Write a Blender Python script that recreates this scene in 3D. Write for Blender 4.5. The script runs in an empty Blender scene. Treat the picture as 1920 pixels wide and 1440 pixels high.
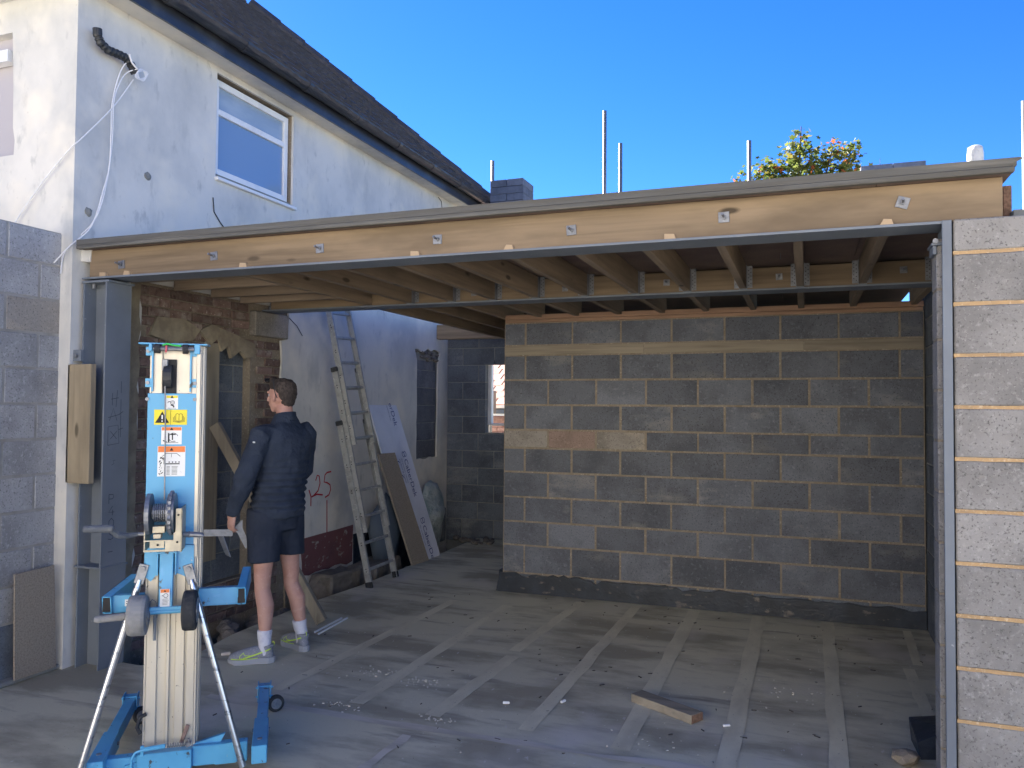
import bpy, bmesh, math, random
from mathutils import Vector, Matrix, noise as mn
from mathutils.geometry import tessellate_polygon
from mathutils.bvhtree import BVHTree
R_ = random.Random(7)
S = bpy.context.scene
COL = S.collection
# ------------------------------------------------------------ camera
cam_d = bpy.data.cameras.new('camera'); cam = bpy.data.objects.new('camera', cam_d); COL.objects.link(cam)
CF = Vector((-0.34603611, 0.93772873, 0.03039484)); CR = Vector((0.93821474, 0.34597228, 0.00750221)); CU = Vector((0.00348074, -0.03111292, 0.99950982))
m = Matrix.Identity(4)
for i in range(3):
    m[i][0] = CR[i]; m[i][1] = CU[i]; m[i][2] = -CF[i]
m[2][3] = 1.7
cam.matrix_world = m
cam_d.sensor_width = 36; cam_d.lens = 36 * 1497.891 / 1920
cam_d.clip_start = 0.05; cam_d.clip_end = 600
S.camera = cam
# ------------------------------------------------------------ light
SUN_AZ = math.radians(-55)      # measured from +Y, negative = towards -X
SUN_EL = math.radians(33)
w = bpy.data.worlds.new('World'); S.world = w; w.use_nodes = True
nt = w.node_tree; nt.nodes.clear()
sky = nt.nodes.new('ShaderNodeTexSky'); sky.sky_type = 'NISHITA'; sky.sun_disc = False
sky.sun_elevation = SUN_EL; sky.sun_rotation = SUN_AZ
sky.air_density = 0.85; sky.dust_density = 0.1; sky.ozone_density = 4.0; sky.altitude = 2000
hsv = nt.nodes.new('ShaderNodeHueSaturation'); hsv.inputs['Saturation'].default_value = 1.27; hsv.inputs['Hue'].default_value = 0.513
bg = nt.nodes.new('ShaderNodeBackground'); bg.inputs['Strength'].default_value = 0.05
out = nt.nodes.new('ShaderNodeOutputWorld')
nt.links.new(sky.outputs[0], hsv.inputs['Color']); nt.links.new(hsv.outputs[0], bg.inputs['Color']); nt.links.new(bg.outputs[0], out.inputs['Surface'])
sd = bpy.data.lights.new('sun', 'SUN'); sd.energy = 5.0; sd.angle = math.radians(0.5); sd.color = (1.0, 0.93, 0.82)
sun = bpy.data.objects.new('sun', sd); COL.objects.link(sun)
sdir = Vector((math.sin(SUN_AZ) * math.cos(SUN_EL), math.cos(SUN_AZ) * math.cos(SUN_EL), math.sin(SUN_EL)))
sun.rotation_euler = (-sdir).to_track_quat('-Z', 'Y').to_euler(); sun.location = (-20, 20, 25)
S.view_settings.view_transform = 'Standard'; S.view_settings.look = 'None'
S.view_settings.exposure = 2.72; S.view_settings.gamma = 1.0; S.view_settings.use_curve_mapping = False
S.render.engine = 'CYCLES'
S.cycles.max_bounces = 6; S.cycles.diffuse_bounces = 4
# ------------------------------------------------------------ materials
def mat(name, base, rough=0.8, metal=0.0, layers=(), bump=(), rand=0.0, spec=0.3, trans=0.0, island=False):
    """layers: (color, scale xyz, lo, hi, detail, kind); bump: (scale xyz, strength, dist, detail)"""
    M = bpy.data.materials.new(name); M.use_nodes = True
    n = M.node_tree.nodes; l = M.node_tree.links
    b = n['Principled BSDF']; b.inputs['Roughness'].default_value = rough; b.inputs['Metallic'].default_value = metal
    b.inputs['Specular IOR Level'].default_value = spec
    geo = n.new('ShaderNodeNewGeometry')
    rgb = n.new('ShaderNodeRGB'); rgb.outputs[0].default_value = (*base, 1); cur = rgb.outputs[0]
    oi = n.new('ShaderNodeObjectInfo') if (rand or island) else None
    pos = geo.outputs['Position']
    if island:
        off = n.new('ShaderNodeVectorMath'); off.operation = 'SCALE'; off.inputs[0].default_value = (37, 53, 29)
        l.new(oi.outputs['Random'], off.inputs['Scale'])
        ad = n.new('ShaderNodeVectorMath'); ad.operation = 'ADD'; l.new(pos, ad.inputs[0]); l.new(off.outputs[0], ad.inputs[1]); pos = ad.outputs[0]
    def tex(scale, detail, kind='noise'):
        mp = n.new('ShaderNodeMapping'); mp.inputs['Scale'].default_value = scale if isinstance(scale, tuple) else (scale,) * 3
        l.new(pos, mp.inputs['Vector'])
        if kind == 'voronoi':
            t = n.new('ShaderNodeTexVoronoi'); t.inputs['Scale'].default_value = 1; l.new(mp.outputs[0], t.inputs['Vector']); return t.outputs['Distance']
        if kind == 'wave':
            t = n.new('ShaderNodeTexWave'); t.wave_type = 'BANDS'; t.bands_direction = 'Z'; t.inputs['Scale'].default_value = 1; t.inputs['Distortion'].default_value = detail
            l.new(mp.outputs[0], t.inputs['Vector']); return t.outputs['Fac']
        t = n.new('ShaderNodeTexNoise'); t.inputs['Scale'].default_value = 1; t.inputs['Detail'].default_value = detail; t.inputs['Roughness'].default_value = 0.6
        l.new(mp.outputs[0], t.inputs['Vector']); return t.outputs['Fac']
    for L in layers:
        c, sc, lo, hi, det = L[:5]; kind = L[5] if len(L) > 5 else 'noise'
        t = tex(sc, det, kind)
        mr = n.new('ShaderNodeMapRange'); mr.inputs['From Min'].default_value = lo; mr.inputs['From Max'].default_value = hi; l.new(t, mr.inputs['Value'])
        mx = n.new('ShaderNodeMix'); mx.data_type = 'RGBA'; l.new(mr.outputs[0], mx.inputs['Factor'])
        l.new(cur, mx.inputs['A']); mx.inputs['B'].default_value = (*c, 1); cur = mx.outputs['Result']
    if rand:
        mr = n.new('ShaderNodeMapRange'); mr.inputs['To Min'].default_value = 1 - rand; mr.inputs['To Max'].default_value = 1 + rand; l.new(oi.outputs['Random'], mr.inputs['Value'])
        vm = n.new('ShaderNodeVectorMath'); vm.operation = 'SCALE'; l.new(cur, vm.inputs[0]); l.new(mr.outputs[0], vm.inputs['Scale']); cur = vm.outputs[0]
    l.new(cur, b.inputs['Base Color'])
    prev = None
    for B in bump:
        sc, st, dist, det = B[:4]; kind = B[4] if len(B) > 4 else 'noise'
        t = tex(sc, det, kind); bp = n.new('ShaderNodeBump'); bp.inputs['Strength'].default_value = st; bp.inputs['Distance'].default_value = dist
        l.new(t, bp.inputs['Height'])
        if prev: l.new(prev, bp.inputs['Normal'])
        prev = bp.outputs[0]
    if prev: l.new(prev, b.inputs['Normal'])
    if trans:
        tb = n.new('ShaderNodeBsdfTranslucent'); l.new(cur, tb.inputs['Color']); ms = n.new('ShaderNodeMixShader'); ms.inputs[0].default_value = trans
        l.new(b.outputs[0], ms.inputs[1]); l.new(tb.outputs[0], ms.inputs[2]); l.new(ms.outputs[0], n['Material Output'].inputs['Surface'])
    return M
M = {}
def blockmat(name, c, rand=.12, patch=.58):
    d = tuple(x * .45 for x in c); e = tuple(min(.8, x * 1.5) for x in c)
    return mat(name, c, .95, 0, [(tuple(x * .72 for x in c), 3.0, .42, .62, 4), (tuple(min(.8, x * a) for x, a in zip(c, (1.5, 1.38, 1.2))), (1.6, 1.6, 3.4), patch, patch + .12, 5), (tuple(x * 1.25 for x in c), 38., .55, .75, 4), (d, 95., .57, .68, 3), (e, 130., .64, .74, 3), (e, 60., .68, .78, 4)],
               [(120., .4, .003, 4), (14., .35, .008, 3)], rand, .2, island=True)
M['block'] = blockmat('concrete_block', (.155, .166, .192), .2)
M['block_left'] = blockmat('haze_lightened_block', (.36, .36, .365), .06, .66)  # lightened so the lens-flare veil is painted into the block colour
M['block_pale'] = blockmat('pale_concrete_block', (.30, .275, .245), .06)
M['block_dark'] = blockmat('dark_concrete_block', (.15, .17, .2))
M['block_pink'] = blockmat('pinkish_concrete_block', (.27, .20, .17), .05)
M['block_pier'] = blockmat('pier_concrete_block', (.295, .282, .268), .08, .66)
M['mortar'] = mat('sand_mortar', (.27, .23, .18), .95, 0, [((.22, .18, .13), 9., .4, .65, 4), ((.38, .33, .27), 60., .55, .7, 3)], [(90., .5, .004, 4)])
M['mortar_orange'] = mat('orange_sand_mortar', (.50, .33, .17), .95, 0, [((.40, .27, .15), 9., .4, .65, 4), ((.6, .46, .3), 70., .55, .7, 3)], [(80., .6, .006, 4)])
M['mortar_grey'] = mat('grey_mortar', (.26, .27, .26), .95, 0, [((.2, .2, .19), 9., .4, .65, 4)], [(90., .5, .004, 4)])
M['render'] = mat('old_white_render', (.66, .645, .61), .9, 0,
    [((.47, .475, .47), (1.1, 1.1, .9), .42, .66, 6), ((.38, .395, .40), (3.5, 3.5, 1.2), .58, .80, 6), ((.46, .46, .45), (11., 11., 5.), .60, .74, 4), ((.74, .70, .62), 2.3, .5, .75, 3), ((.50, .48, .44), 26., .68, .78, 3)],
    [(60., .12, .003, 4), (7., .22, .012, 3)])
M['plaster'] = mat('tan_plaster', (.34, .29, .21), .95, 0, [((.24, .2, .15), 7., .4, .6, 4)], [(40., .4, .006, 4)])
M['plinth'] = mat('red_masonry_paint', (.17, .075, .08), .8, 0, [((.33, .31, .29), (9., 9., 14.), .60, .66, 5), ((.11, .06, .07), 3., .45, .7, 4)], [(30., .3, .006, 4)])
M['brick'] = mat('old_red_brick', (.20, .138, .118), .95, 0, [((.29, .25, .22), 7., .5, .7, 4), ((.13, .085, .075), 21., .5, .7, 4), ((.42, .38, .34), 40., .66, .72, 2)], [(70., .6, .006, 4)], .35, .2, island=True)
M['brick_grey'] = mat('blue_grey_brick', (.13, .155, .21), .85, 0, [((.09, .11, .15), 12., .4, .7, 4)], [(60., .4, .004, 4)], .12)
M['mortar_pale'] = mat('pale_grey_mortar', (.33, .32, .30), .95, 0, [((.26, .25, .23), 9., .4, .65, 4)], [(90., .5, .004, 4)])
M['soil'] = mat('trench_soil', (.085, .075, .065), 1, 0, [((.15, .13, .11), 14., .5, .7, 4), ((.04, .04, .04), 4., .5, .7, 4)], [(25., .9, .03, 5)])
M['rubble'] = mat('rubble', (.20, .18, .16), 1, 0, [((.12, .11, .10), 10., .4, .7, 4)], [(40., .7, .01, 4)], .35, island=True)
M['floor'] = mat('concrete_floor', (.60, .56, .42), .85, 0,
    [((.36, .325, .24), (1.0, 2.2, 1), .46, .60, 6), ((.29, .26, .21), (1.2, 6.5, 1), .58, .72, 5), ((.62, .57, .49), (1.4, .9, 1), .55, .72, 3), ((.62, .58, .52), (30., 12., 1), .66, .74, 4), ((.10, .09, .08), 75., .70, .75, 2)],
    [(35., .18, .006, 4), (5., .2, .01, 3)])
M['patio'] = mat('pale_patio_concrete', (.58, .54, .46), .9, 0, [((.38, .36, .33), 2., .4, .7, 4)])
M['render_clean'] = mat('cream_render', (.76, .73, .66), .9, 0, [((.70, .67, .60), 1.5, .4, .7, 4)])
M['screed'] = mat('screed_strip', (.68, .63, .47), .85, 0, [((.55, .50, .37), (5., 2., 1), .42, .66, 5), ((.2, .19, .18), 60., .68, .74, 2)], [(40., .15, .004, 3)])
M['bitumen'] = mat('bitumen', (.016, .022, .032), .45, 0, [((.15, .13, .11), (9., 9., 16.), .60, .67, 5), ((.03, .04, .06), 5., .4, .7, 3)], [(25., .5, .01, 4)], spec=.5)
def wood(name, c, ax, rough=.7, g=1.0, knots=True):
    s = [34., 34., 34.]; s[ax] = 1.3; k = [26., 26., 26.]; k[ax] = 9.
    s2 = [9., 9., 9.]; s2[ax] = .6
    L = [(tuple(x * .62 for x in c), tuple(s), .42, .72, 4), (tuple(min(1, x * 1.25) for x in c), tuple(s2), .45, .7, 3)]
    if knots: L.append((tuple(x * .3 for x in c), tuple(x * .24 for x in k), .13, .07, 0, 'voronoi')); s3 = [3.5] * 3; s3[ax] = .9; L.append((tuple(x * .72 for x in c), tuple(s3), .50, .68, 5))
    return mat(name, c, rough, 0, L, [(tuple(s), .2 * g, .003, 3)], .12, .25, island=True)
M['timber_x'] = wood('sawn_pine_along_x', (.245, .18, .115), 0)
M['timber_dull'] = wood('dull_trimmer_pine', (.22, .17, .125), 0)  # duller, greyer pine for the short trimmers
M['timber_y'] = wood('sawn_pine_along_y', (.25, .19, .135), 1)
M['timber_z'] = wood('sawn_pine_upright', (.33, .27, .185), 2)
M['timber_grey'] = wood('greyed_upright_timber', (.27, .235, .18), 2)
M['timber_plate'] = wood('wall_plate_pine', (.33, .205, .135), 0)
M['timber_old'] = wood('weathered_timber', (.30, .26, .20), 0, .85)
M['timber_cut'] = mat('fresh_cut_wood', (.45, .33, .21), .8)
M['timber_end'] = mat('timber_end_grain', (.25, .15, .10), .9, 0, [((.15, .09, .06), 60., .4, .6, 3)])
M['chipboard'] = mat('chipboard_deck', (.20, .145, .115), .85, 0, [((.27, .2, .15), 120., .5, .7, 3), ((.15, .1, .09), 2., .4, .7, 3)], [(150., .2, .002, 2)])
M['deck_edge'] = mat('weathered_board_edge', (.105, .10, .088), .85, 0, [((.12, .12, .115), (2.5, 30, 60), .45, .7, 4), ((.20, .19, .165), (1.1, 20, 30), .5, .75, 3)], [((2., 30, 90), .3, .003, 3)])
M['steel'] = mat('grey_primer_steel', (.175, .20, .235), .55, 0, [((.135, .155, .185), 2.2, .4, .7, 4), ((.30, .31, .32), 35., .70, .75, 3)], [(50., .06, .002, 2)], spec=.45)
M['galv'] = mat('galvanised_steel', (.25, .26, .285), .45, .6, [((.17, .18, .20), 30., .4, .7, 3)], [(60., .15, .002, 2)], spec=.5)
M['zinc_tube'] = mat('scuffed_zinc_tube', (.60, .60, .62), .28, .95, [((.25, .26, .29), (18., 18., 40.), .55, .66, 4), ((.75, .68, .5), (20., 20., 12.), .66, .72, 3)], [(70., .2, .002, 3)])
M['dull_tube'] = mat('dull_scaffold_tube', (.30, .30, .31), .5, .5, [((.2, .2, .2), (9., 9., 3.), .45, .7, 4)])
M['alu'] = mat('mast_aluminium', (.56, .535, .48), .42, .55, [((.44, .41, .36), (9., 9., 1.1), .42, .72, 4), ((.68, .62, .50), (3., 3., .8), .5, .75, 4), ((.2, .19, .18), 60., .70, .74, 2)], [((30., 30., 3.), .12, .002, 3)])
M['alu_ladder'] = mat('dull_ladder_aluminium', (.42, .43, .43), .5, .45, [((.30, .30, .29), 14., .45, .7, 4), ((.66, .65, .62), 50., .62, .7, 3)], [(60., .12, .002, 2)])
M['blue'] = mat('blue_machine_paint', (.10, .38, .62), .38, 0, [((.06, .27, .52), 5., .45, .75, 3), ((.05, .06, .07), (24., 24., 18.), .63, .67, 6), ((.42, .42, .40), (45., 45., 30.), .68, .72, 5), ((.15, .42, .68), 18., .62, .75, 3)], [(50., .08, .002, 2)], spec=.5)
M['blue_panel'] = mat('flat_blue_panel', (.10, .37, .60), .42, 0, [((.09, .38, .66), 3., .4, .7, 2), ((.06, .08, .1), 45., .74, .76, 3)], spec=.5)
M['black'] = mat('black_plastic', (.022, .024, .028), .5, 0, [((.05, .055, .06), 30., .5, .75, 3)], [(60., .2, .002, 2)], spec=.45)
M['rubber'] = mat('black_rubber', (.03, .032, .036), .8, 0, [((.07, .07, .07), 25., .5, .75, 4)], [(60., .25, .003, 2)])
M['grey_rubber'] = mat('dusty_grey_roller', (.26, .26, .26), .8, 0, [((.15, .15, .15), 12., .45, .7, 4)], [(40., .3, .004, 3)])
M['grip'] = mat('grey_vinyl_grip', (.10, .11, .125), .55, 0, [((.16, .17, .18), 30., .5, .7, 3)])
M['cream'] = mat('cream_plated_steel', (.52, .47, .36), .45, .35, [((.38, .35, .28), 12., .45, .7, 3), ((.2, .12, .07), 40., .7, .74, 3)])
M['white_pvc'] = mat('white_pvc', (.80, .81, .82), .35, 0, [((.68, .69, .71), 6., .5, .75, 3)], spec=.5)
M['mineral_white'] = mat('wrapped_white_pipe', (.62, .62, .60), .9, 0, [((.35, .35, .34), 22., .55, .68, 5)], [(30., .8, .02, 4)])
M['cable'] = mat('white_cable', (.72, .72, .74), .5)
M['white'] = mat('white_label', (.78, .78, .76), .5, 0, [((.45, .45, .45), 60., .66, .71, 4)])
M['white_clean'] = mat('white_marking', (.8, .8, .8), .6)
M['yellow'] = mat('yellow_label', (.80, .66, .05), .5)
M['orange'] = mat('orange_label', (.78, .22, .06), .5)
M['ink'] = mat('black_ink', (.02, .02, .022), .6)
M['pencil'] = mat('marker_writing', (.05, .06, .08), .8)
M['print_blue'] = mat('navy_board_print', (.03, .05, .20), .7)
M['red_spray'] = mat('red_spray_paint', (.42, .03, .04), .8)
M['board_white'] = mat('white_coated_board', (.66, .68, .76), .5, 0, [((.58, .60, .68), 4., .45, .7, 3)], [(80., .05, .001, 2)])
M['recess_grey'] = mat('recess_shade_grey', (.42, .40, .43), .8)  # darker grey carries the shade inside the rear window recess
M['board_tan'] = mat('bare_chipboard', (.31, .27, .22), .85, 0, [((.24, .2, .16), 90., .45, .6, 3), ((.36, .32, .27), 200., .55, .7, 2)], [(150., .2, .002, 2)])
M['gutter'] = mat('black_gutter_plastic', (.028, .032, .042), .28, 0, [((.07, .075, .085), 4., .5, .75, 4)], spec=.6)
M['tile'] = mat('dark_brown_roof_tile', (.058, .053, .057), .6, 0, [((.085, .08, .083), 9., .45, .7, 4), ((.20, .20, .18), 24., .72, .78, 4)], [(90., .3, .002, 3)], .12, .3, island=True)
M['tile_pink'] = mat('pale_terracotta_tile', (.50, .30, .24), .85, 0, [((.34, .2, .17), 9., .45, .7, 4)], [], .2)  # pale terracotta is the tiles' own colour
M['neigh_brick'] = mat('neighbour_brick', (.40, .24, .20), .9, 0, [((.3, .18, .15), 30., .4, .6, 2)], [], .2)
M['glass'] = mat('window_glass', (.20, .30, .46), .06, 0, [], spec=1.0)  # blue base paints the sky's reflection into the pane
M['net'] = mat('net_curtain_glass', (.30, .38, .47), .08, 0, [((.38, .45, .53), (3, 3, 9), .4, .7, 3)], spec=.9)
M['jacket'] = mat('navy_padded_jacket', (.021, .028, .045), .75, 0, [((.03, .038, .058), 5., .4, .7, 3)], [((1., 1., 62.), .55, .012, 1.2, 'wave'), (16., .5, .02, 3)], spec=.25)
M['jacket_plain'] = mat('navy_sleeve_cloth', (.029, .039, .060), .8, 0, [((.040, .052, .078), 6., .4, .7, 3)], [(14., .6, .03, 3), (300., .15, .001, 1)], spec=.25)
M['shorts'] = mat('navy_shorts', (.024, .031, .048), .85, 0, [((.034, .042, .062), 5., .4, .7, 3)], [(9., .6, .04, 2)], spec=.2)
M['skin'] = mat('skin', (.52, .30, .235), .55, 0, [((.44, .23, .18), 9., .45, .7, 3), ((.58, .37, .30), 26., .55, .75, 3)], [(120., .15, .002, 3)], spec=.4)
M['hair'] = mat('short_dark_hair', (.045, .035, .030), .75, 0, [((.09, .07, .06), (80., 80., 30.), .45, .7, 3)], [((120., 120., 60.), .9, .006, 3)])
M['sock'] = mat('white_sock', (.68, .68, .74), .9, 0, [((.58, .58, .66), 30., .45, .7, 2)], [((200., 200., 30.), .4, .003, 2)])
M['shoe'] = mat('grey_mesh_shoe', (.25, .26, .29), .8, 0, [((.33, .34, .37), 90., .5, .65, 2)], [(260., .4, .002, 2)])
M['shoe_sole'] = mat('pale_grey_sole', (.36, .37, .40), .7)
M['neon'] = mat('neon_yellow_trim', (.62, .85, .08), .5)
M['leaf_green'] = mat('maple_leaf_green', (.085, .12, .028), .5, 0, [((.16, .19, .05), 3., .45, .65, 2)], trans=.5)
M['leaf_yellow'] = mat('maple_leaf_yellow', (.26, .23, .05), .5, 0, [((.18, .19, .05), 3., .45, .65, 2)], trans=.5)
M['leaf_red'] = mat('maple_leaf_red', (.40, .12, .04), .5, trans=.5)
M['bark'] = mat('bark', (.12, .10, .08), .95, 0, [((.07, .06, .05), (20., 20., 4.), .4, .6, 3)], [((20., 20., 4.), .8, .02, 3)])
M['lead'] = mat('dark_flashing', (.10, .13, .17), .6)
M['pink_tape'] = mat('pink_cord', (.6, .12, .15), .6)
M['green_tape'] = mat('green_cord', (.05, .5, .1), .6)
M['polythene'] = mat('crumpled_polythene', (.38, .43, .46), .35, 0, [((.2, .28, .3), 7., .4, .65, 4)], [(9., 1., .05, 4)], spec=.6)
M['chips'] = mat('pale_chippings', (.60, .56, .50), .9)
M['screed_dull'] = mat('dull_screed_line', (.60, .55, .47), .85, 0, [((.46, .42, .35), (2., 9., 1), .42, .62, 5)], [(40., .15, .004, 3)])
# ------------------------------------------------------------ object helpers
W = {}
def wm(o): return W.get(o.name, Matrix.Identity(4))
def link(o, parent=None):
    COL.objects.link(o)
    loc = o.matrix_basis.copy()
    if parent is not None:
        o.parent = parent
        if o.get('_local'):
            W[o.name] = wm(parent) @ loc; del o['_local']
        else:
            o.matrix_parent_inverse = wm(parent).inverted(); W[o.name] = loc
    else: W[o.name] = loc
    return o
def tag(o, label=None, cat=None, group=None, kind=None):
    if label: o['label'] = label
    if cat: o['category'] = cat
    if group: o['group'] = group
    if kind: o['kind'] = kind
    return o
def empty(name, loc, label, cat, rz=0, group=None):
    o = bpy.data.objects.new(name, None); o.empty_display_size = .2
    o.matrix_basis = Matrix.Translation(loc) @ Matrix.Rotation(rz, 4, 'Z')
    return tag(link(o), label, cat, group)
def obj(name, me, parent=None, mtx=None, local=False, smooth=False):
    o = bpy.data.objects.new(name, me)
    if mtx is not None: o.matrix_basis = mtx
    if local: o['_local'] = 1
    if smooth and me.polygons:
        me.polygons.foreach_set('use_smooth', [True] * len(me.polygons))
    return link(o, parent)
class MB:
    def __init__(s): s.bm = bmesh.new(); s.mi = 0
    def _f(s, vs):
        try:
            f = s.bm.faces.new(vs); f.material_index = s.mi; return f
        except ValueError: return None
    def box(s, a, b, ch=0.0, M4=None):
        a, b = Vector(a), Vector(b); c = (a + b) / 2; d = (b - a) / 2
        d = Vector((abs(d.x), abs(d.y), abs(d.z)))
        T = Matrix.Translation(c) if M4 is None else M4 @ Matrix.Translation(c)
        if ch <= 0:
            v = [s.bm.verts.new(T @ Vector((x * d.x, y * d.y, z * d.z))) for x in (-1, 1) for y in (-1, 1) for z in (-1, 1)]
            for q in ((0, 1, 3, 2), (4, 6, 7, 5), (0, 4, 5, 1), (2, 3, 7, 6), (0, 2, 6, 4), (1, 5, 7, 3)): s._f([v[i] for i in q])
            return s
        V = {}
        for x in (-1, 1):
            for y in (-1, 1):
                for z in (-1, 1):
                    for ax in range(3):
                        p = [x * (d.x - ch), y * (d.y - ch), z * (d.z - ch)]; p[ax] = (x, y, z)[ax] * d[ax]
                        V[(x, y, z, ax)] = s.bm.verts.new(T @ Vector(p))
        for ax in range(3):
            for sg in (-1, 1):
                o = [i for i in range(3) if i != ax]; q = []
                for (p1, p2) in ((-1, -1), (1, -1), (1, 1), (-1, 1)):
                    k = [0, 0, 0]; k[ax] = sg; k[o[0]] = p1; k[o[1]] = p2; q.append(V[(*k, ax)])
                s._f(q)
        for ax in range(3):
            o = [i for i in range(3) if i != ax]
            for s1 in (-1, 1):
                for s2 in (-1, 1):
                    def K(e, which):
                        k = [0, 0, 0]; k[ax] = e; k[o[0]] = s1; k[o[1]] = s2; return V[(*k, which)]
                    s._f([K(-1, o[0]), K(1, o[0]), K(1, o[1]), K(-1, o[1])])
        for x in (-1, 1):
            for y in (-1, 1):
                for z in (-1, 1): s._f([V[(x, y, z, i)] for i in range(3)])
        return s
    def beam(s, p, q, w_, h_, up=(0, 0, 1), ch=0.0):
        p, q = Vector(p), Vector(q); d = q - p; L = d.length; x = d.normalized(); u = Vector(up)
        y = u.cross(x).normalized(); z = x.cross(y)
        T = Matrix(((x.x, y.x, z.x, p.x), (x.y, y.y, z.y, p.y), (x.z, y.z, z.z, p.z), (0, 0, 0, 1)))
        return s.box((0, -w_ / 2, -h_ / 2), (L, w_ / 2, h_ / 2), ch, T)
    def tube(s, pts, r, n=10, cap=True, closed=False):
        pts = [Vector(p) for p in pts]; rr = r if isinstance(r, (list, tuple)) else [r] * len(pts)
        rings = []; prevn = None
        for i, p in enumerate(pts):
            if i == 0: t = pts[1] - p
            elif i == len(pts) - 1: t = p - pts[i - 1]
            else: t = (pts[i + 1] - p).normalized() + (p - pts[i - 1]).normalized()
            t = t.normalized() if t.length > 1e-9 else Vector((0, 0, 1))
            a = prevn if prevn is not None else (Vector((0, 0, 1)) if abs(t.z) < .9 else Vector((1, 0, 0)))
            u = (a - t * a.dot(t)).normalized(); v = t.cross(u); prevn = u
            rings.append([s.bm.verts.new(p + (u * math.cos(2 * math.pi * k / n) + v * math.sin(2 * math.pi * k / n)) * rr[i]) for k in range(n)])
        for i in range(len(rings) - 1):
            for k in range(n): s._f([rings[i][k], rings[i][(k + 1) % n], rings[i + 1][(k + 1) % n], rings[i + 1][k]])
        if cap: s._f(list(reversed(rings[0]))); s._f(rings[-1])
        return s
    def cyl(s, p, q, r, n=16): return s.tube([p, q], r, n)
    def prism(s, poly, axis_o, e1, e2, depth):
        """poly 2D in frame (axis_o,e1,e2), extruded by vector depth"""
        o, e1, e2, dv = Vector(axis_o), Vector(e1), Vector(e2), Vector(depth)
        A = [s.bm.verts.new(o + e1 * x + e2 * y) for x, y in poly]; B = [s.bm.verts.new(v.co + dv) for v in A]
        s._f(A); s._f(list(reversed(B)))
        for i in range(len(poly)):
            j = (i + 1) % len(poly); s._f([A[j], A[i], B[i], B[j]])
        return s
    def ribbon(s, pts, w_, o, e1, e2, nrm=None):
        o, e1, e2 = Vector(o), Vector(e1), Vector(e2)
        P = [Vector((a, b)) for a, b in pts]; prev = None
        for i, p in enumerate(P):
            t = (P[min(i + 1, len(P) - 1)] - P[max(i - 1, 0)]).normalized(); nn = Vector((-t.y, t.x)) * w_ / 2
            a = s.bm.verts.new(o + e1 * (p + nn).x + e2 * (p + nn).y); b = s.bm.verts.new(o + e1 * (p - nn).x + e2 * (p - nn).y)
            if prev: s._f([prev[0], prev[1], b, a])
            prev = (a, b)
        return s
    def mesh(s, name, mats, normals=True):
        if normals: bmesh.ops.recalc_face_normals(s.bm, faces=s.bm.faces)
        me = bpy.data.meshes.new(name); s.bm.to_mesh(me); s.bm.free()
        for mt in (mats if isinstance(mats, (list, tuple)) else [mats]): me.materials.append(M[mt] if isinstance(mt, str) else mt)
        return me
    def build(s, name, mats, parent=None, local=False, smooth=False, **k):
        return tag(obj(name, s.mesh(name, mats), parent, None, local, smooth), **k)
_boxcache = {}
def piece(name, size, mt, parent, centre, rot=None, ch=.006, local=False):
    key = (name, tuple(round(x, 3) for x in size), mt)
    if key not in _boxcache:
        d = [x / 2 for x in size]; _boxcache[key] = MB().box([-x for x in d], d, ch).mesh(name, mt)
    T = Matrix.Translation(centre)
    if rot: T = T @ rot
    return obj(name, _boxcache[key], parent, T, local)
def jit(a): return R_.uniform(-a, a)
def text_mesh(body, size):
    cu = bpy.data.curves.new('t', 'FONT'); cu.body = body; cu.size = size; cu.resolution_u = 3
    o = bpy.data.objects.new('t', cu); COL.objects.link(o)
    dg = bpy.context.evaluated_depsgraph_get(); me = bpy.data.meshes.new_from_object(o.evaluated_get(dg))
    bpy.data.objects.remove(o); return me
def text_obj(name, body, size, o, e1, e2, mt, parent, local=False, bold=0):
    me = text_mesh(body, size); me.materials.clear(); me.materials.append(M[mt])
    e1, e2, o = Vector(e1), Vector(e2), Vector(o); nrm = e1.cross(e2)
    for v in me.vertices:
        c = v.co.copy(); v.co = o + e1 * c.x + e2 * c.y + nrm * c.z
    me.name = name
    return obj(name, me, parent, None, local)
def structure(name, mb, mts): return tag(mb.build(name, mts), kind='structure')
def tess_panel(mb, outer, holes, f, depth):
    """flat panel with holes; f maps (a,b)->front point, depth = vector to back. Adds front face and rims."""
    loops = [outer] + holes; flat = [p for L in loops for p in L]
    tris = tessellate_polygon([[Vector((a, b, 0)) for a, b in L] for L in loops])
    vs = [mb.bm.verts.new(Vector(f(a, b))) for a, b in flat]; dv = Vector(depth)
    for t in tris: mb._f([vs[i] for i in t])
    k = 0
    for L in loops:
        n = len(L); bk = [mb.bm.verts.new(vs[k + i].co + dv) for i in range(n)]
        for i in range(n): mb._f([vs[k + i], vs[k + (i + 1) % n], bk[(i + 1) % n], bk[i]])
        k += n
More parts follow.
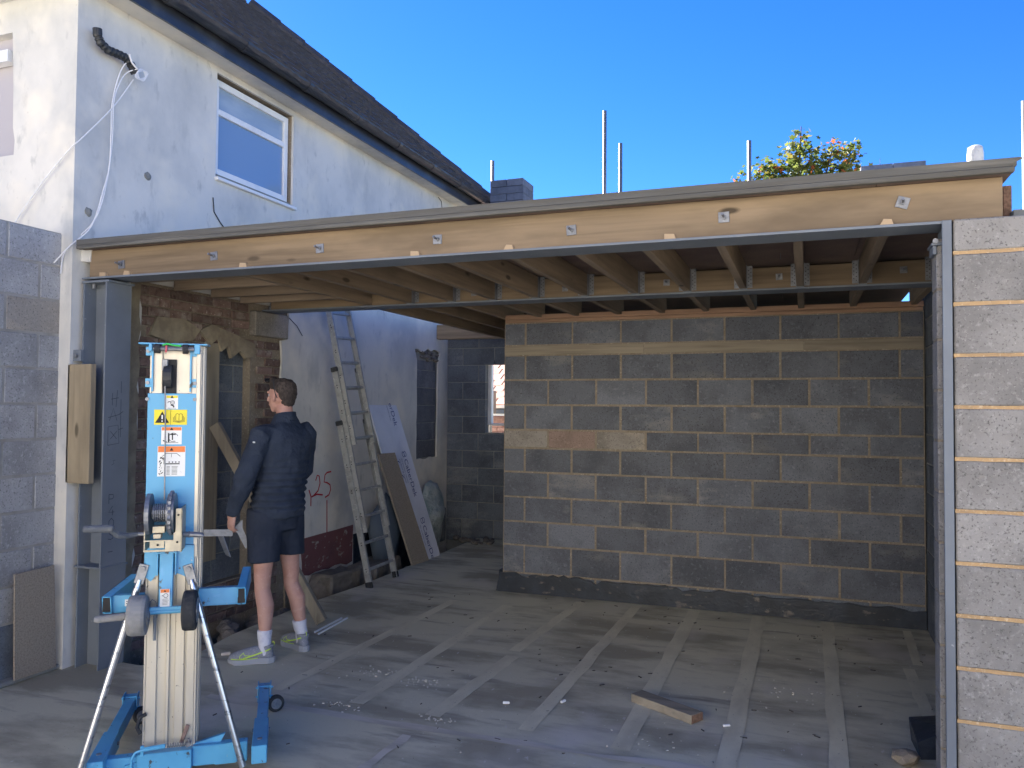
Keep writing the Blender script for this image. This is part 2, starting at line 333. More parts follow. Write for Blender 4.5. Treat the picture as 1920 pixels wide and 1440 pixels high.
# ------------------------------------------------------------ ground
structure('ground', MB().box((-70, -70, -.9), (70, 70, -.45)), 'soil')
fl = MB()
outer = [(-9, -1.5), (6, -1.5), (6, 12), (-3.2, 12), (-3.2, 9.9), (-4.05, 9.75), (-4.02, 8.6), (-4.0, 6.7), (-4.06, 5.9), (-4.02, 4.9), (-3.9, 4.28), (-4.1, 4.12), (-4.55, 4.12), (-9, 4.12)]
vs = [fl.bm.verts.new((x, y, 0)) for x, y in outer]; vb = [fl.bm.verts.new((x, y, -.3)) for x, y in outer]
tris = tessellate_polygon([[Vector((x, y, 0)) for x, y in outer]])
for t in tris: fl._f([vs[i] for i in t]); fl._f([vb[i] for i in reversed(t)])
for i in range(len(outer)):
    j = (i + 1) % len(outer); fl._f([vs[i], vs[j], vb[j], vb[i]])
structure('floor', fl, 'floor')
def strip(x0, y0, x1, y1, wd, seed, wob=.012):
    rr = random.Random(seed); mb = MB(); n = 40; prev = None
    for i in range(n + 1):
        t = i / n; x = x0 + (x1 - x0) * t; y = y0 + (y1 - y0) * t
        d = Vector((x1 - x0, y1 - y0)).normalized(); nn = Vector((-d.y, d.x))
        a = wd / 2 + wob * mn.noise(Vector((t * 9, seed, 0))) ; b = wd / 2 + wob * mn.noise(Vector((t * 9, seed, 7)))
        A = mb.bm.verts.new((x + nn.x * a, y + nn.y * a, .004)); B = mb.bm.verts.new((x - nn.x * b, y - nn.y * b, .004))
        if prev: mb._f([prev[0], A, B, prev[1]])
        prev = (A, B)
    return mb
chases = [(-2.99, 4.06, -2.92, 6.5, .085), (-2.43, 4.04, -2.42, 6.5, .095), (-1.94, 4.03, -1.895, 5.19, .095), (-1.925, 5.3, -1.865, 6.85, .085),
          (-1.397, 4.03, -1.38, 6.95, .085), (-.88, 3.98, -.895, 6.95, .10), (-.365, 3.0, -.372, 6.93, .10), (.138, 3.0, .149, 6.95, .09), (.63, 4.5, .625, 5.9, .07), (.69, 6.0, .72, 6.9, .06)]
for i, c in enumerate(chases): structure('screed_strip', strip(*c[:4], c[4], i + 1), 'screed')
structure('screed_strip', strip(-3.3, 3.83, 1.2, 3.93, .06, 31, .05), 'screed_dull')
structure('screed_strip', strip(-1.95, 3.75, -1.98, 2.2, .05, 32, .03), 'screed_dull')
structure('yard', MB().box((-30, -26, -.4), (30, -1.51, -.004)), 'patio')  # unseen yard behind the camera, made pale to bounce sunlight
gw = empty('sun_bounce_house', (0, -9.3, -.4), 'unseen pale house added behind the camera to bounce sunlight', 'house')  # added out of view to bounce sunlight into the bay
MB().box((-11, -16, -.4), (11, -9, 6.2)).build('wall', 'render_clean', gw)
MB().prism([(-8.6, 6.2), (-16.4, 6.2), (-12.5, 9.2)], (-11.3, 0, 0), (0, 1, 0), (0, 0, 1), (22.6, 0, 0)).build('roof', 'tile', gw)
for x_ in (-7, -2.5, 3, 7.5):
    for z_ in (.8, 3.6):
        o_ = MB().box((x_ - .7, -9.0, z_), (x_ + .7, -8.96, z_ + 1.3), .01).build('window', 'white_pvc', gw); MB().box((x_ - .62, -8.958, z_ + .08), (x_ + .62, -8.95, z_ + 1.22)).build('pane', 'glass', o_)
# chippings: sawdust, nails and crumbs nobody could count
cb = MB()
clumps = [(-2.55, 4.55, .22, 38), (-2.25, 4.50, .15, 45), (-1.9, 3.98, .10, 22), (.05, 5.2, .25, 20), (-.35, 5.0, .5, 12), (-.8, 4.1, .2, 14), (-2.5, 3.98, .15, 25)]
for (cx, cy, rr, n) in clumps:
    for i in range(n):
        x, y = cx + R_.gauss(0, rr * .5), cy + R_.gauss(0, rr * .3); s_ = R_.uniform(.002, .0055)
        T = Matrix.Translation((x, y, s_ * .4)) @ Matrix.Rotation(R_.uniform(0, 3), 4, 'Z'); cb.box((-s_, -s_ * .5, -s_ * .4), (s_, s_ * .5, s_ * .4), 0, T)
for i in range(240):
    x, y = R_.uniform(-3.3, .8), R_.uniform(3.3, 6.9); s_ = R_.uniform(.0015, .004)
    T = Matrix.Translation((x, y, s_ * .4)) @ Matrix.Rotation(R_.uniform(0, 3), 4, 'Z'); cb.box((-s_, -s_ * .5, -s_ * .4), (s_, s_ * .5, s_ * .4), 0, T)
tag(cb.build('chippings', 'chips'), kind='stuff')
cb = MB()
for i in range(130):
    x, y = R_.uniform(-3.4, .85), R_.uniform(3.3, 6.9); s_ = R_.uniform(.006, .018)
    T = Matrix.Translation((x, y, .003)) @ Matrix.Rotation(R_.uniform(0, 3), 4, 'Z'); cb.box((-s_, -s_ * .2, -.002), (s_, s_ * .2, .002), 0, T)
tag(cb.build('wood_splinters', 'bark'), kind='stuff')
# trench rubble
rb = MB()
def lump(mb, c, r, seed, sq=.7):
    b = bmesh.new(); bmesh.ops.create_icosphere(b, subdivisions=2, radius=1)
    mp = {}
    for v in b.verts:
        p = v.co; k = 1 + .35 * mn.noise(p * 1.6 + Vector((seed * 3.1, 0, 0)))
        mp[v.index] = mb.bm.verts.new(Vector(c) + Vector((p.x * k * r, p.y * k * r, p.z * k * r * sq)))
    for f in b.faces: mb._f([mp[v.index] for v in f.verts])
    b.free()
for i in range(150):
    y = R_.uniform(4.2, 9.4); x = R_.uniform(-4.55, -4.08); hz = -.30 + R_.uniform(0, .12) + .14 * math.exp(-((y - 5.2) / .7) ** 2)
    lump(rb, (x, y, hz), R_.uniform(.02, .085), i)
tag(rb.build('trench_rubble', 'rubble'), kind='stuff')
structure('trench_soil', MB().box((-5.2, 4.12, -.45), (-3.9, 9.9, -.30)), 'soil')
for (c, s_, rz, lb) in [((-4.33, 7.55, -.1), (.34, .7, .34), .1, 'rough concrete footing block beside the slab, behind the ladder'), ((-4.3, 6.75, -.06), (.26, .46, .34), -.1, 'lumpy concrete footing under the red plinth')]:
    mb = MB(); mb.box([-x / 2 for x in s_], [x / 2 for x in s_], .02); bmesh.ops.subdivide_edges(mb.bm, edges=mb.bm.edges, cuts=3, use_grid_fill=True)
    for v in mb.bm.verts: v.co += v.co.normalized() * .04 * mn.noise(v.co * 7)
    o = obj('concrete_footing', mb.mesh('concrete_footing', 'rubble'), None, Matrix.Translation(c) @ Matrix.Rotation(rz, 4, 'Z')); tag(o, lb, 'concrete block')
# ------------------------------------------------------------ block walls
def courses(parent, zs, joints_even, joints_odd, place, mt_fn, mats_name='block', thick=.1, first=0):
    """zs: list of course top z (descending) incl. bottom; place(a0,a1,z0,z1)-> centre,size"""
    for i in range(len(zs) - 1):
        z1, z0 = zs[i] - .0065, zs[i + 1] + .0065
        js = joints_even if (i + first) % 2 == 0 else joints_odd
        for j in range(len(js) - 1):
            a0, a1 = js[j] + .0065, js[j + 1] - .0065
            if a1 - a0 < .03: continue
            c, s_ = place(a0, a1, z0, z1)
            piece('block', s_, mt_fn(i, j), parent, Vector(c) + Vector((jit(.0015), jit(.0015), 0)), Matrix.Rotation(jit(.004), 4, 'Z') @ Matrix.Rotation(jit(.003), 4, 'Y'), .005)
# central dividing wall
cw = empty('dividing_wall', (-.88, 7.06, 0), 'long grey blockwork wall across the back of the bay, with tarred base', 'block wall')
XL, XR = -2.665, .87
def rowj(x0, first_full): 
    js = [XL]; x = x0
    while x < XR - .05:
        if x > XL + .06: js.append(x)
        x += .45
    js.append(XR); return js
even = rowj(-2.455, 0); odd = rowj(-2.23, 0)
zs = [2.495, 2.284]; 
def pl(a0, a1, z0, z1): return ((a0 + a1) / 2, 7.06, (z0 + z1) / 2), (a1 - a0, .1, z1 - z0)
courses(cw, zs, even, odd, pl, lambda i, j: 'block')
zs2 = [2.194, 1.963, 1.733, 1.502]; courses(cw, zs2, even, odd, pl, lambda i, j: 'block' if (i * 7 + j) % 3 else 'block')
# thin course of three paler blocks then normal
courses(cw, [1.502, 1.333], odd, odd, pl, lambda i, j: ['block_pale', 'block_pink', 'block_pale'][j] if j < 3 else 'block')
courses(cw, [1.333, 1.110, .881, .653, .435, .18], even, odd, pl, lambda i, j: 'block')
courses(cw, [.18, -.05], odd, odd, pl, lambda i, j: 'block_dark')
for k, x0 in enumerate([XL, -1.35, -.02]):
    x1 = [-1.35, -.02, XR][k]
    piece('timber_band', (x1 - x0 - .004, .1, .082), 'timber_old', cw, ((x0 + x1) / 2, 7.06, 2.239), None, .003)
MB().box((XL + .002, 7.0125, -.05), (XR, 7.1085, 2.497)).build('mortar', 'mortar', cw)
piece('wall_plate', (XR - XL, .1, .045), 'timber_plate', cw, ((XL + XR) / 2, 7.06, 2.552), None, .003)
piece('wall_plate', (XR - XL - .01, .1, .028), 'timber_plate', cw, ((XL + XR) / 2, 7.062, 2.513), None, .003)
bt = MB(); n = 70; prev = None
def btop(t): return .175 + .05 * mn.noise(Vector((t * 22, 3, 0))) + .03 * mn.noise(Vector((t * 60, 9, 0))) - .03 * t
pts = [(XL - .06, .0)] + [(XL - .02 + (XR - XL + .02) * i / n, btop(i / n)) for i in range(n + 1)] + [(XR, 0)]
bt.prism(pts, (0, 6.985, 0), (1, 0, 0), (0, 0, 1), (0, .03, 0))
bt.box((XL - .035, 6.99, 0), (XL - .001, 7.12, .2), .01)
bt.build('tar_band', 'bitumen', cw)
# left block wall (faces +X)
lw = empty('left_block_wall', (-4.65, 3.0, 0), 'blue grey block wall, lightened for lens haze, on the far left edge, below the white house corner', 'block wall')
zs = [2.83] + [2.605 - .225 * i for i in range(12)]; zs[-1] = -.05
jl_e = [1.2, 1.7, 2.15, 2.6, 3.05, 3.5, 3.945]; jl_o = [1.2, 1.475, 1.925, 2.375, 2.825, 3.275, 3.725, 3.945]
def pl2(a0, a1, z0, z1): return (-4.65, (a0 + a1) / 2, (z0 + z1) / 2), (.1, a1 - a0, z1 - z0)
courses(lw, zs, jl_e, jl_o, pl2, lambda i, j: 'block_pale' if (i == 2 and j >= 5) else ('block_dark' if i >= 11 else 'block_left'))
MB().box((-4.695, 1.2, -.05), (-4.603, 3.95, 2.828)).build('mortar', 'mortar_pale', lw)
MB().box((-4.6, 1.2, 0), (-4.52, 3.95, .03), .01).build('mortar_ledge', 'mortar_grey', lw)
# back block wall with window opening
bw = empty('back_block_wall', (-3.4, 9.75, 0), 'dark shaded block wall at the far end with a small bright opening', 'block wall')
YB = 9.7
zs = [2.62] + [2.49 - .225 * i for i in range(12)]; zs[-1] = -.05
OX0, OX1, OZ0, OZ1 = -3.95, -3.0, 1.48, 2.265
for i in range(len(zs) - 1):
    z1, z0 = zs[i] - .004, zs[i + 1] + .004; x = -4.5 + (.225 if i % 2 else 0); xs = [-4.5]
    if i % 2: xs.append(-4.275)
    while xs[-1] < .9: xs.append(xs[-1] + .45)
    for j in range(len(xs) - 1):
        segs = [(xs[j] + .004, xs[j + 1] - .004)]
        if z1 > OZ0 + .02 and z0 < OZ1 - .02:
            zz0, zz1 = z0, z1
            segs = [(a, b) for a, b in ((segs[0][0], min(segs[0][1], OX0)), (max(segs[0][0], OX1), segs[0][1])) if b - a > .03]
        for a, b in segs:
            if a > -2.2: continue
            piece('block', (b - a, .1, z1 - z0), 'block_dark', bw, ((a + b) / 2, YB + .05, (z0 + z1) / 2), None, .005)
mb = MB()
for (x0, x1, z0, z1) in [(-4.5, OX0 - .004, -.05, 2.61), (OX1 + .004, .95, -.05, 2.61), (OX0 - .004, OX1 + .004, -.05, OZ0 - .1), (OX0 - .004, OX1 + .004, OZ1 + .06, 2.61)]:
    mb.box((x0, YB + .004, z0), (x1, YB + .13, z1))
mb.build('mortar', 'mortar_grey', bw)
MB().box((-4.7, YB + .01, -.6), (-3.0, YB + .2, -.049)).build('footing', 'mortar_grey', bw)
fr = empty('window_opening_frame', (-3.6, YB + .1, OZ0), 'thin pale frame round the bright opening in the dark back wall', 'window frame')
mb = MB().box((OX0, YB + .09, OZ0), (OX0 + .05, YB + .16, OZ1)); mb.build('jamb', 'white_pvc', fr)
MB().box((OX0 + .05, YB + .1, OZ0 - .01), (OX1, YB + .2, OZ0 + .02)).build('sill', 'white_pvc', fr)
lt = piece('timber_lintel', (1.9, .12, .185), 'timber_x', None, (-3.56, 9.42, 2.68), None, .004); tag(lt, 'pale timber beam on top of the dark back wall, against the white house wall', 'timber beam')
# right inner wall
rw = empty('right_inner_wall', (.93, 5.5, 0), 'shadowed inner block wall on the right, behind the steel post', 'block wall')
zs = [2.62] + [2.42 - .225 * i for i in range(11)]; zs[-1] = -.05
ye = [4.15 + .45 * i for i in range(7)] + [7.0]; yo = [4.15, 4.375] + [4.825 + .45 * i for i in range(5)] + [7.0]
courses(rw, zs, ye, yo, lambda a0, a1, z0, z1: ((.925, (a0 + a1) / 2, (z0 + z1) / 2), (.1, a1 - a0, z1 - z0)), lambda i, j: 'block_dark')
MB().box((.882, 4.15, -.05), (.97, 7.1, 2.615)).build('mortar', 'mortar_grey', rw)
MB().box((.88, 7.12, -.05), (.98, 9.8, 2.615)).build('end_wall', 'block_dark', rw)
# pier on the right
pr = empty('block_pier', (1.3, 4.03, 0), 'speckled grey block pier with orange mortar on the right edge', 'block wall')
zt = 2.548; zj = [2.3945 - .225 * i for i in range(12)]
zs = [zt] + zj; zs[-1] = -.05
pe = [.6, 1.05, 1.5, 1.95, 2.4]; po = [.6, 1.05, 1.275, 1.725, 2.4]
for i in range(len(zs) - 1):
    js = pe if i % 2 else po
    for j in range(len(js) - 1):
        a0, a1 = js[j] + .006, js[j + 1] - .006
        piece('block', (a1 - a0, .2, zs[i] - zs[i + 1] - .013), 'block_pier', pr, ((a0 + a1) / 2, 4.03 + jit(.002), (zs[i] + zs[i + 1]) / 2), Matrix.Rotation(jit(.004), 4, 'Z') @ Matrix.Rotation(jit(.003), 4, 'Y'), .006)
mb = MB().box((.608, 3.937, -.05), (2.39, 4.12, 2.54))
for z in zj[:-1]:      # slightly proud, uneven orange joints
    n = 60
    top = [(.603 + 1.79 * i / n, z + .0075 + .0025 * mn.noise(Vector((i * .6, z * 9, 0)))) for i in range(n + 1)]
    bot = [(.603 + 1.79 * i / n, z - .0075 + .0025 * mn.noise(Vector((i * .6, z * 9, 5)))) for i in range(n + 1)]
    mb.prism(bot + top[::-1], (0, 3.9315, 0), (1, 0, 0), (0, 0, 1), (0, .01, 0))
mb.build('mortar', 'mortar_orange', pr)
# inner returning leaf next to the post
ir = MB()
# ------------------------------------------------------------ house
hs = empty('white_house', (-8.2, 7.4, 0), 'old white rendered house with dark tiled hipped roof and stained side wall', 'house')
XW = -4.5
rnd = random.Random(3)
def jag(p, q, n, amp):
    out = []
    for i in range(n):
        t = i / n; a = p[0] + (q[0] - p[0]) * t; b = p[1] + (q[1] - p[1]) * t
        dx, dy = q[1] - p[1], -(q[0] - p[0]); L = math.hypot(dx, dy) or 1
        k = rnd.uniform(-amp, amp) if i else 0
        out.append((a + dx / L * k, b + dy / L * k))
    return out
hole1 = jag((4.43, -.35), (6.45, -.35), 3, 0) + jag((6.45, -.35), (6.42, .10), 4, .02) + jag((6.42, .10), (6.12, .5), 6, .03) + jag((6.12, .5), (6.10, 2.3), 22, .022) + jag((6.10, 2.3), (6.20, 2.33), 2, 0) + jag((6.20, 2.33), (6.21, 2.60), 3, .008) + jag((6.21, 2.6), (4.45, 2.60), 3, .0) + jag((4.45, 2.60), (4.43, -.35), 30, .022)
hole2 = jag((8.82, 1.06), (9.40, 1.07), 6, .012) + jag((9.40, 1.07), (9.41, 2.25), 8, .008) + jag((9.41, 2.25), (9.47, 2.42), 4, .01) + jag((9.47, 2.42), (8.75, 2.42), 8, .03) + jag((8.75, 2.42), (8.81, 2.28), 3, .0) + jag((8.81, 2.28), (8.82, 1.06), 8, .008)
hole3 = [(5.2, 3.56), (6.235, 3.56), (6.235, 4.42), (5.2, 4.42)]
side = [(3.875, -.5), (10.72, -.5), (10.72, 4.47), (3.875, 4.47)]
mb = MB(); tess_panel(mb, side, [hole1, hole2, hole3], lambda a, b: (XW, a, b), (-.022, 0, 0))
mb.build('side_wall', 'render', hs)
# masonry backing with openings
mb = MB()
for (y0, y1, z0, z1) in [(4.0, 4.43, -.5, 4.47), (6.25, 8.70, -.5, 3.56), (9.5, 10.72, -.5, 4.47), (8.70, 9.5, -.5, 1.0), (8.70, 9.5, 2.45, 4.47), (4.43, 5.2, 2.65, 4.47), (6.235, 8.70, 3.56, 4.47), (5.2, 6.25, 2.65, 3.56), (5.2, 6.235, 4.42, 4.47)]:
    mb.box((XW - .25, y0, z0), (XW - .0225, y1, z1))
# brick zone: mortar bed around the blocked doorway
for (y0, y1, z0, z1) in [(4.43, 5.14, -.45, 2.65), (5.72, 6.25, -.45, 2.65), (5.14, 5.72, 2.2, 2.65), (5.14, 5.72, -.45, .25)]:
    mb.box((XW - .25, y0, z0), (XW - .040, y1, z1))
mb.build('masonry', 'mortar', hs)
mb = MB(); tess_panel(mb, [(-12.2, -.5), (XW - .0005, -.5), (XW - .0005, 4.47), (-12.2, 4.47)], [[(-6.4, 3.39)] + jag((-5.06, 3.40), (-5.10, 4.25), 9, .015) + [(-5.10, 4.25), (-6.4, 4.25)]], lambda a, b: (a, 3.877, b), (0, .12, 0))
mb.build('rear_wall', 'render', hs)
MB().box((-6.4, 3.945, 3.35), (-5.0, 3.99, 4.3)).build('rear_recess_shade', 'recess_grey', hs)  # panel toned darker in place of real recess shade
MB().box((-6.35, 3.86, 4.05), (-5.12, 3.93, 4.13)).build('rear_lintel', 'white_pvc', hs)
MB().box((-12.2, 10.5, -.5), (XW - .25, 10.72, 4.47)).build('front_wall', 'render', hs)
MB().box((-12.2, 4.01, -.5), (-12.0, 10.5, 4.47)).build('far_wall', 'render', hs)
# plinth
mb = MB(); tess_panel(mb, jag((6.47, .10), (7.36, .08), 8, .02) + jag((7.36, .08), (7.37, .46), 3, .004) + jag((7.37, .46), (6.44, .445), 3, .003) + jag((6.44, .445), (6.47, .10), 3, .01), [], lambda a, b: (XW + .006, a, b), (-.006, 0, 0))
mb.build('red_plinth', 'plinth', hs)
mb = MB().box((XW - .01, 7.38, -.4), (XW + .012, 9.4, .36)); mb.build('wall_foot_shade', 'bitumen', hs)  # dark strip stands in for the shadowed foot of the wall
# individual bricks of the hacked-off patch
def brick(y, z, L, H, x=XW - .052, rz=0, mt='brick'):
    piece('brick', (.06, L, H), mt, hs, (x + jit(.006), y, z), Matrix.Rotation(jit(.012), 4, 'X') @ Matrix.Rotation(jit(.03), 4, 'Z'), .005)
z = -.02; r = 0
while z < 2.60:
    y = 4.44 + (0 if r % 2 else .112); k = 0
    soldier = abs(z - 2.255) < .04
    if r % 2 == 0 and not soldier: brick(4.44 + .05, z, .1, .064)
    while y < 6.12:
        L = .215 if (r % 3) else (.1025 if k % 2 else .215)
        yc = y + L / 2
        inrec = 5.14 - L / 2 + .02 < yc < 5.72 + L / 2 - .02 and .25 < z < 2.2
        if yc + L / 2 < 6.13 and not inrec and not (yc > 5.66 and 2.28 < z < 2.55): brick(yc, z, L, .064)
        y += L + .011; k += 1
    z += .0755; r += 1
# plaster remnants over the doorway
for poly in ([(4.55, 2.22), (4.8, 2.17), (5.0, 2.22), (5.07, 2.30), (4.9, 2.37), (4.62, 2.36)], [(5.07, 2.30), (5.12, 2.25), (5.2, 2.20), (5.27, 2.25), (5.32, 2.15), (5.4, 2.20), (5.44, 2.10), (5.55, 2.17), (5.62, 2.11), (5.72, 2.13), (5.75, 2.24), (5.5, 2.30), (5.2, 2.36)]):
    mb = MB(); tess_panel(mb, poly, [], lambda a, b: (XW - .004, a, b), (-.03, 0, 0)); mb.build('plaster_patch', 'plaster', hs)
mb = MB()
e = jag((4.43, -.3), (4.45, 2.6), 34, .018); mb2 = [(4.36, 2.6), (4.36, -.3)]
tess_panel(mb, e + [(4.45, 2.6)] + mb2, [], lambda a, b: (XW + .006, a, b), (-.03, 0, 0)); mb.build('plaster_edge', 'plaster', hs)
# blocked doorway recess
zz = .25
i = 0
while zz < 2.15:
    js = [5.14, 5.59, 5.72] if i % 2 else [5.14, 5.365, 5.72]
    for j in range(2): piece('block', (.1, js[j + 1] - js[j] - .01, .215), 'block_dark', hs, (XW - .16, (js[j] + js[j + 1]) / 2, zz + .11), None, .005)
    zz += .225; i += 1
MB().box((XW - .25, 5.10, .2), (XW - .115, 5.74, 2.25)).build('recess_mortar', 'mortar_grey', hs)
piece('door_post', (.09, .17, 1.78), 'timber_grey', hs, (XW - .07, 5.235, 1.34), None, .004)
# bricked-up narrow window
js = [8.82, 9.24, 9.42]; zz = 1.07; i = 0
for k in range(6):
    hh = .215 if k < 5 else .12
    a = [8.83, 9.33, 9.41] if k % 2 else [8.83, 9.41]
    for j in range(len(a) - 1): piece('block', (.1, a[j + 1] - a[j] - .008, hh - .004), 'block', hs, (XW - .085, (a[j] + a[j + 1]) / 2, zz + hh / 2), None, .005)
    zz += hh + .006
MB().box((XW - .2, 8.74, 1.02), (XW - .040, 9.49, 2.44)).build('window_mortar', 'mortar_grey', hs)
rb = MB()
for i in range(26): lump(rb, (XW - .025, R_.uniform(8.8, 9.43), R_.uniform(2.30, 2.41)), R_.uniform(.012, .035), i + 300, .6)
tag(rb.build('broken_render', 'rubble', hs), kind='stuff')
# padstone under second beam
piece('padstone', (.12, .47, .215), 'block_pale', hs, (XW - .035, 5.94, 2.425), None, .008)
# roof
EX, EZ = -4.24, 4.60; RP = .9     # eaves line and rise/run
y0r, y1r, xr0 = 3.62, 10.98, -12.46
hw = (EX - xr0) / 2; n1 = (y1r - y0r) / 2
hh = min(hw, n1)
ridge = [(EX - hh, y0r + hh, EZ + hh * RP), (EX - hh, y1r - hh, EZ + hh * RP), (xr0 + hh, y1r - hh, EZ + hh * RP), (xr0 + hh, y0r + hh, EZ + hh * RP)]
mb = MB(); c = [mb.bm.verts.new(p) for p in [(EX, y0r, EZ), (EX, y1r, EZ), (xr0, y1r, EZ), (xr0, y0r, EZ)]]; rv = [mb.bm.verts.new(p) for p in ridge]
apex = None
mb._f([c[0], c[1], rv[1], rv[0]]); mb._f([c[1], c[2], rv[2], rv[1]]); mb._f([c[2], c[3], rv[3], rv[2]]); mb._f([c[3], c[0], rv[0], rv[3]]); mb._f(rv); mb._f([c[3], c[2], c[1], c[0]])
mb.build('roof', 'lead', hs)
roof = bpy.data.objects['roof']
sl = math.atan(RP); ux = Vector((-math.cos(sl), 0, math.sin(sl))); nx = Vector((math.sin(sl), 0, math.cos(sl)))
rot = Matrix.Rotation(sl, 4, 'Y')
tm = MB()
# interlocking tile: slightly curved profile across its width (y), thick nose
prof = [(-.150, 0), (-.13, .006), (-.10, .007), (-.075, .001), (.02, .0), (.06, .006), (.11, .007), (.13, .001), (.150, 0)]
rowsv = []
for (xx, th) in ((.0, .0), (-.29, 0)):
    rowsv.append([tm.bm.verts.new((xx, py, pz + th)) for py, pz in prof])
nose = [tm.bm.verts.new((.0, py, pz - .034)) for py, pz in prof]
for i in range(len(prof) - 1):
    tm._f([rowsv[0][i], rowsv[0][i + 1], rowsv[1][i + 1], rowsv[1][i]]); tm._f([nose[i], nose[i + 1], rowsv[0][i + 1], rowsv[0][i]])
tile_me = tm.mesh('roof_tile', 'tile')
cnt = 0
for rI in range(17):
    s0 = -.05 + rI * .245; run = max(0, s0) * math.cos(sl)
    y = y0r + run + .2
    while y < y1r - run - .08:
        base = Vector((EX, y, EZ)) + ux * s0 + nx * .045
        T = Matrix.Translation(base + Vector((0, jit(.004), jit(.003)))) @ rot @ Matrix.Rotation(-.125 + jit(.006), 4, 'Y') @ Matrix.Rotation(jit(.008), 4, 'Z')
        if cnt < 298 and y > 4.05: obj('roof_tile', tile_me, hs, T); cnt += 1
        y += .30
# ridge of hip tiles on the far hip
hd = Vector((-1, -1, RP)).normalized()
htm = MB(); htm.tube([(0, 0, 0), (0, 0, .42)], [.10, .085], 8); hm = htm.mesh('hip_tile', 'tile')
for i in range(11):
    p = Vector((EX + .02, y1r + .02, EZ + .02)) + hd * (i * .38 + .1)
    obj('hip_tile', hm, hs, Matrix.Translation(p) @ hd.to_track_quat('Z', 'Y').to_matrix().to_4x4())
MB().box((XW, 3.7, 4.47), (-4.315, 10.93, 4.49)).box((-12.3, 3.7, 4.47), (XW, 3.88, 4.49)).box((-12.3, 10.72, 4.47), (XW, 10.93, 4.49)).build('soffit', 'render', hs)
MB().box((-4.315, 3.66, 4.455), (-4.295, 10.96, 4.60)).box((-12.3, 3.66, 4.455), (-4.315, 3.68, 4.60)).build('fascia', 'gutter', hs)
g = MB()
ring = []
for yy in (3.66, 10.98):
    ring.append([[g.bm.verts.new((-4.235 + rr_ * math.cos(a), yy, 4.615 + rr_ * math.sin(a))) for a in [math.pi + math.pi * k / 10 for k in range(11)]] for rr_ in (.06, .054)])
for q in (0, 1):
    for k in range(10): g._f([ring[0][q][k], ring[0][q][k + 1], ring[1][q][k + 1], ring[1][q][k]])
for e_ in (0, 1):
    for k in range(10): g._f([ring[e_][0][k], ring[e_][0][k + 1], ring[e_][1][k + 1], ring[e_][1][k]])
for k in (0, 10): g._f([ring[0][0][k], ring[1][0][k], ring[1][1][k], ring[0][1][k]])
gut = g.build('gutter', 'gutter', hs)
gb = MB()
for k in range(10): 
    a0, a1 = math.pi + math.pi * k / 10, math.pi + math.pi * (k + 1) / 10
    for rr_ in (.062, .067):
        gb._f([gb.bm.verts.new((rr_ * math.cos(a), yy, rr_ * math.sin(a))) for a, yy in ((a0, -.03), (a1, -.03), (a1, .03), (a0, .03))])
    for yy in (-.03, .03): gb._f([gb.bm.verts.new((r2 * math.cos(a), yy, r2 * math.sin(a))) for a, r2 in ((a0, .062), (a1, .062), (a1, .067), (a0, .067))])
gm = gb.mesh('gutter_bracket', 'gutter')
for yy in (4.4, 5.2, 6.05, 6.9, 7.75, 8.6, 9.4, 10.2): obj('gutter_bracket', gm, gut, Matrix.Translation((-4.235, yy, 4.615)))
MB().box((-12.3, 3.55, 4.56), (-4.24, 3.66, 4.62)).build('rear_gutter', 'gutter', hs)
# upper window
wn = MB()
wy0, wy1, wz0, wz1 = 5.225, 6.215, 3.60, 4.395
wx = XW - .045
for (a, b, c_, d) in [(wy0, wy0 + .055, wz0, wz1), (wy1 - .055, wy1, wz0, wz1), (wy0 + .055, wy1 - .055, wz0, wz0 + .055), (wy0 + .055, wy1 - .055, wz1 - .055, wz1), (wy0 + .055, wy1 - .055, 4.105, 4.155)]:
    wn.box((wx - .05, a, c_), (wx, b, d), .004)
win = wn.build('window', 'white_pvc', hs)
MB().box((wx - .03, wy0 + .05, 4.15), (wx - .022, wy1 - .05, wz1 - .05)).build('pane', 'net', win)
MB().box((wx - .03, wy0 + .05, wz0 + .05), (wx - .022, wy1 - .05, 4.11)).build('pane', 'glass', win)
MB().box((wx - .3, 5.2, 3.5), (wx - .06, 6.235, 4.45)).build('room_blind', 'net', win)
MB().box((XW - .1, 5.19, 3.535), (XW + .035, 6.26, 3.562), .004).build('sill', 'white_pvc', win)
MB().box((XW - .1, 5.205, 3.563), (XW - .02, 6.23, 3.598), .003).build('sub_sill', 'mortar_grey', win)
# marks on the wall
mb = MB()
O = (XW + .003, 0, 0); EY, EZv = (0, 1, 0), (0, 0, 1)
S125 = [[(6.565, .90), (6.60, .83), (6.60, .74)], [(6.675, .98), (6.70, 1.03), (6.735, 1.02), (6.75, .95), (6.72, .88), (6.64, .835), (6.61, .83), (6.70, .845), (6.80, .83)],
        [(6.945, 1.05), (6.87, 1.045), (6.835, 1.025), (6.82, .955), (6.87, .945), (6.925, .92), (6.94, .87), (6.91, .82), (6.84, .80)], [(6.875, .77), (6.88, .6), (6.883, .45)]]
for s_ in S125: mb.ribbon(s_, .016, O, EY, EZv)
mb.build('painted_mark', 'red_spray', hs)
for pts in ([(XW + .006, 5.17, 3.384), (XW + .006, 5.185, 3.27), (XW + .006, 5.26, 3.2), (XW + .006, 5.34, 3.143)],
            [(XW + .01, 9.35, 4.44), (XW + .02, 9.42, 4.40), (XW + .012, 9.455, 4.32), (XW + .01, 9.46, 2.8)], [(XW + .01, 6.2, 2.52), (XW + .04, 6.28, 2.45), (XW + .03, 6.38, 2.37)]):
    MB().tube(pts, .0045, 6).build('loose_wire', 'black', hs)
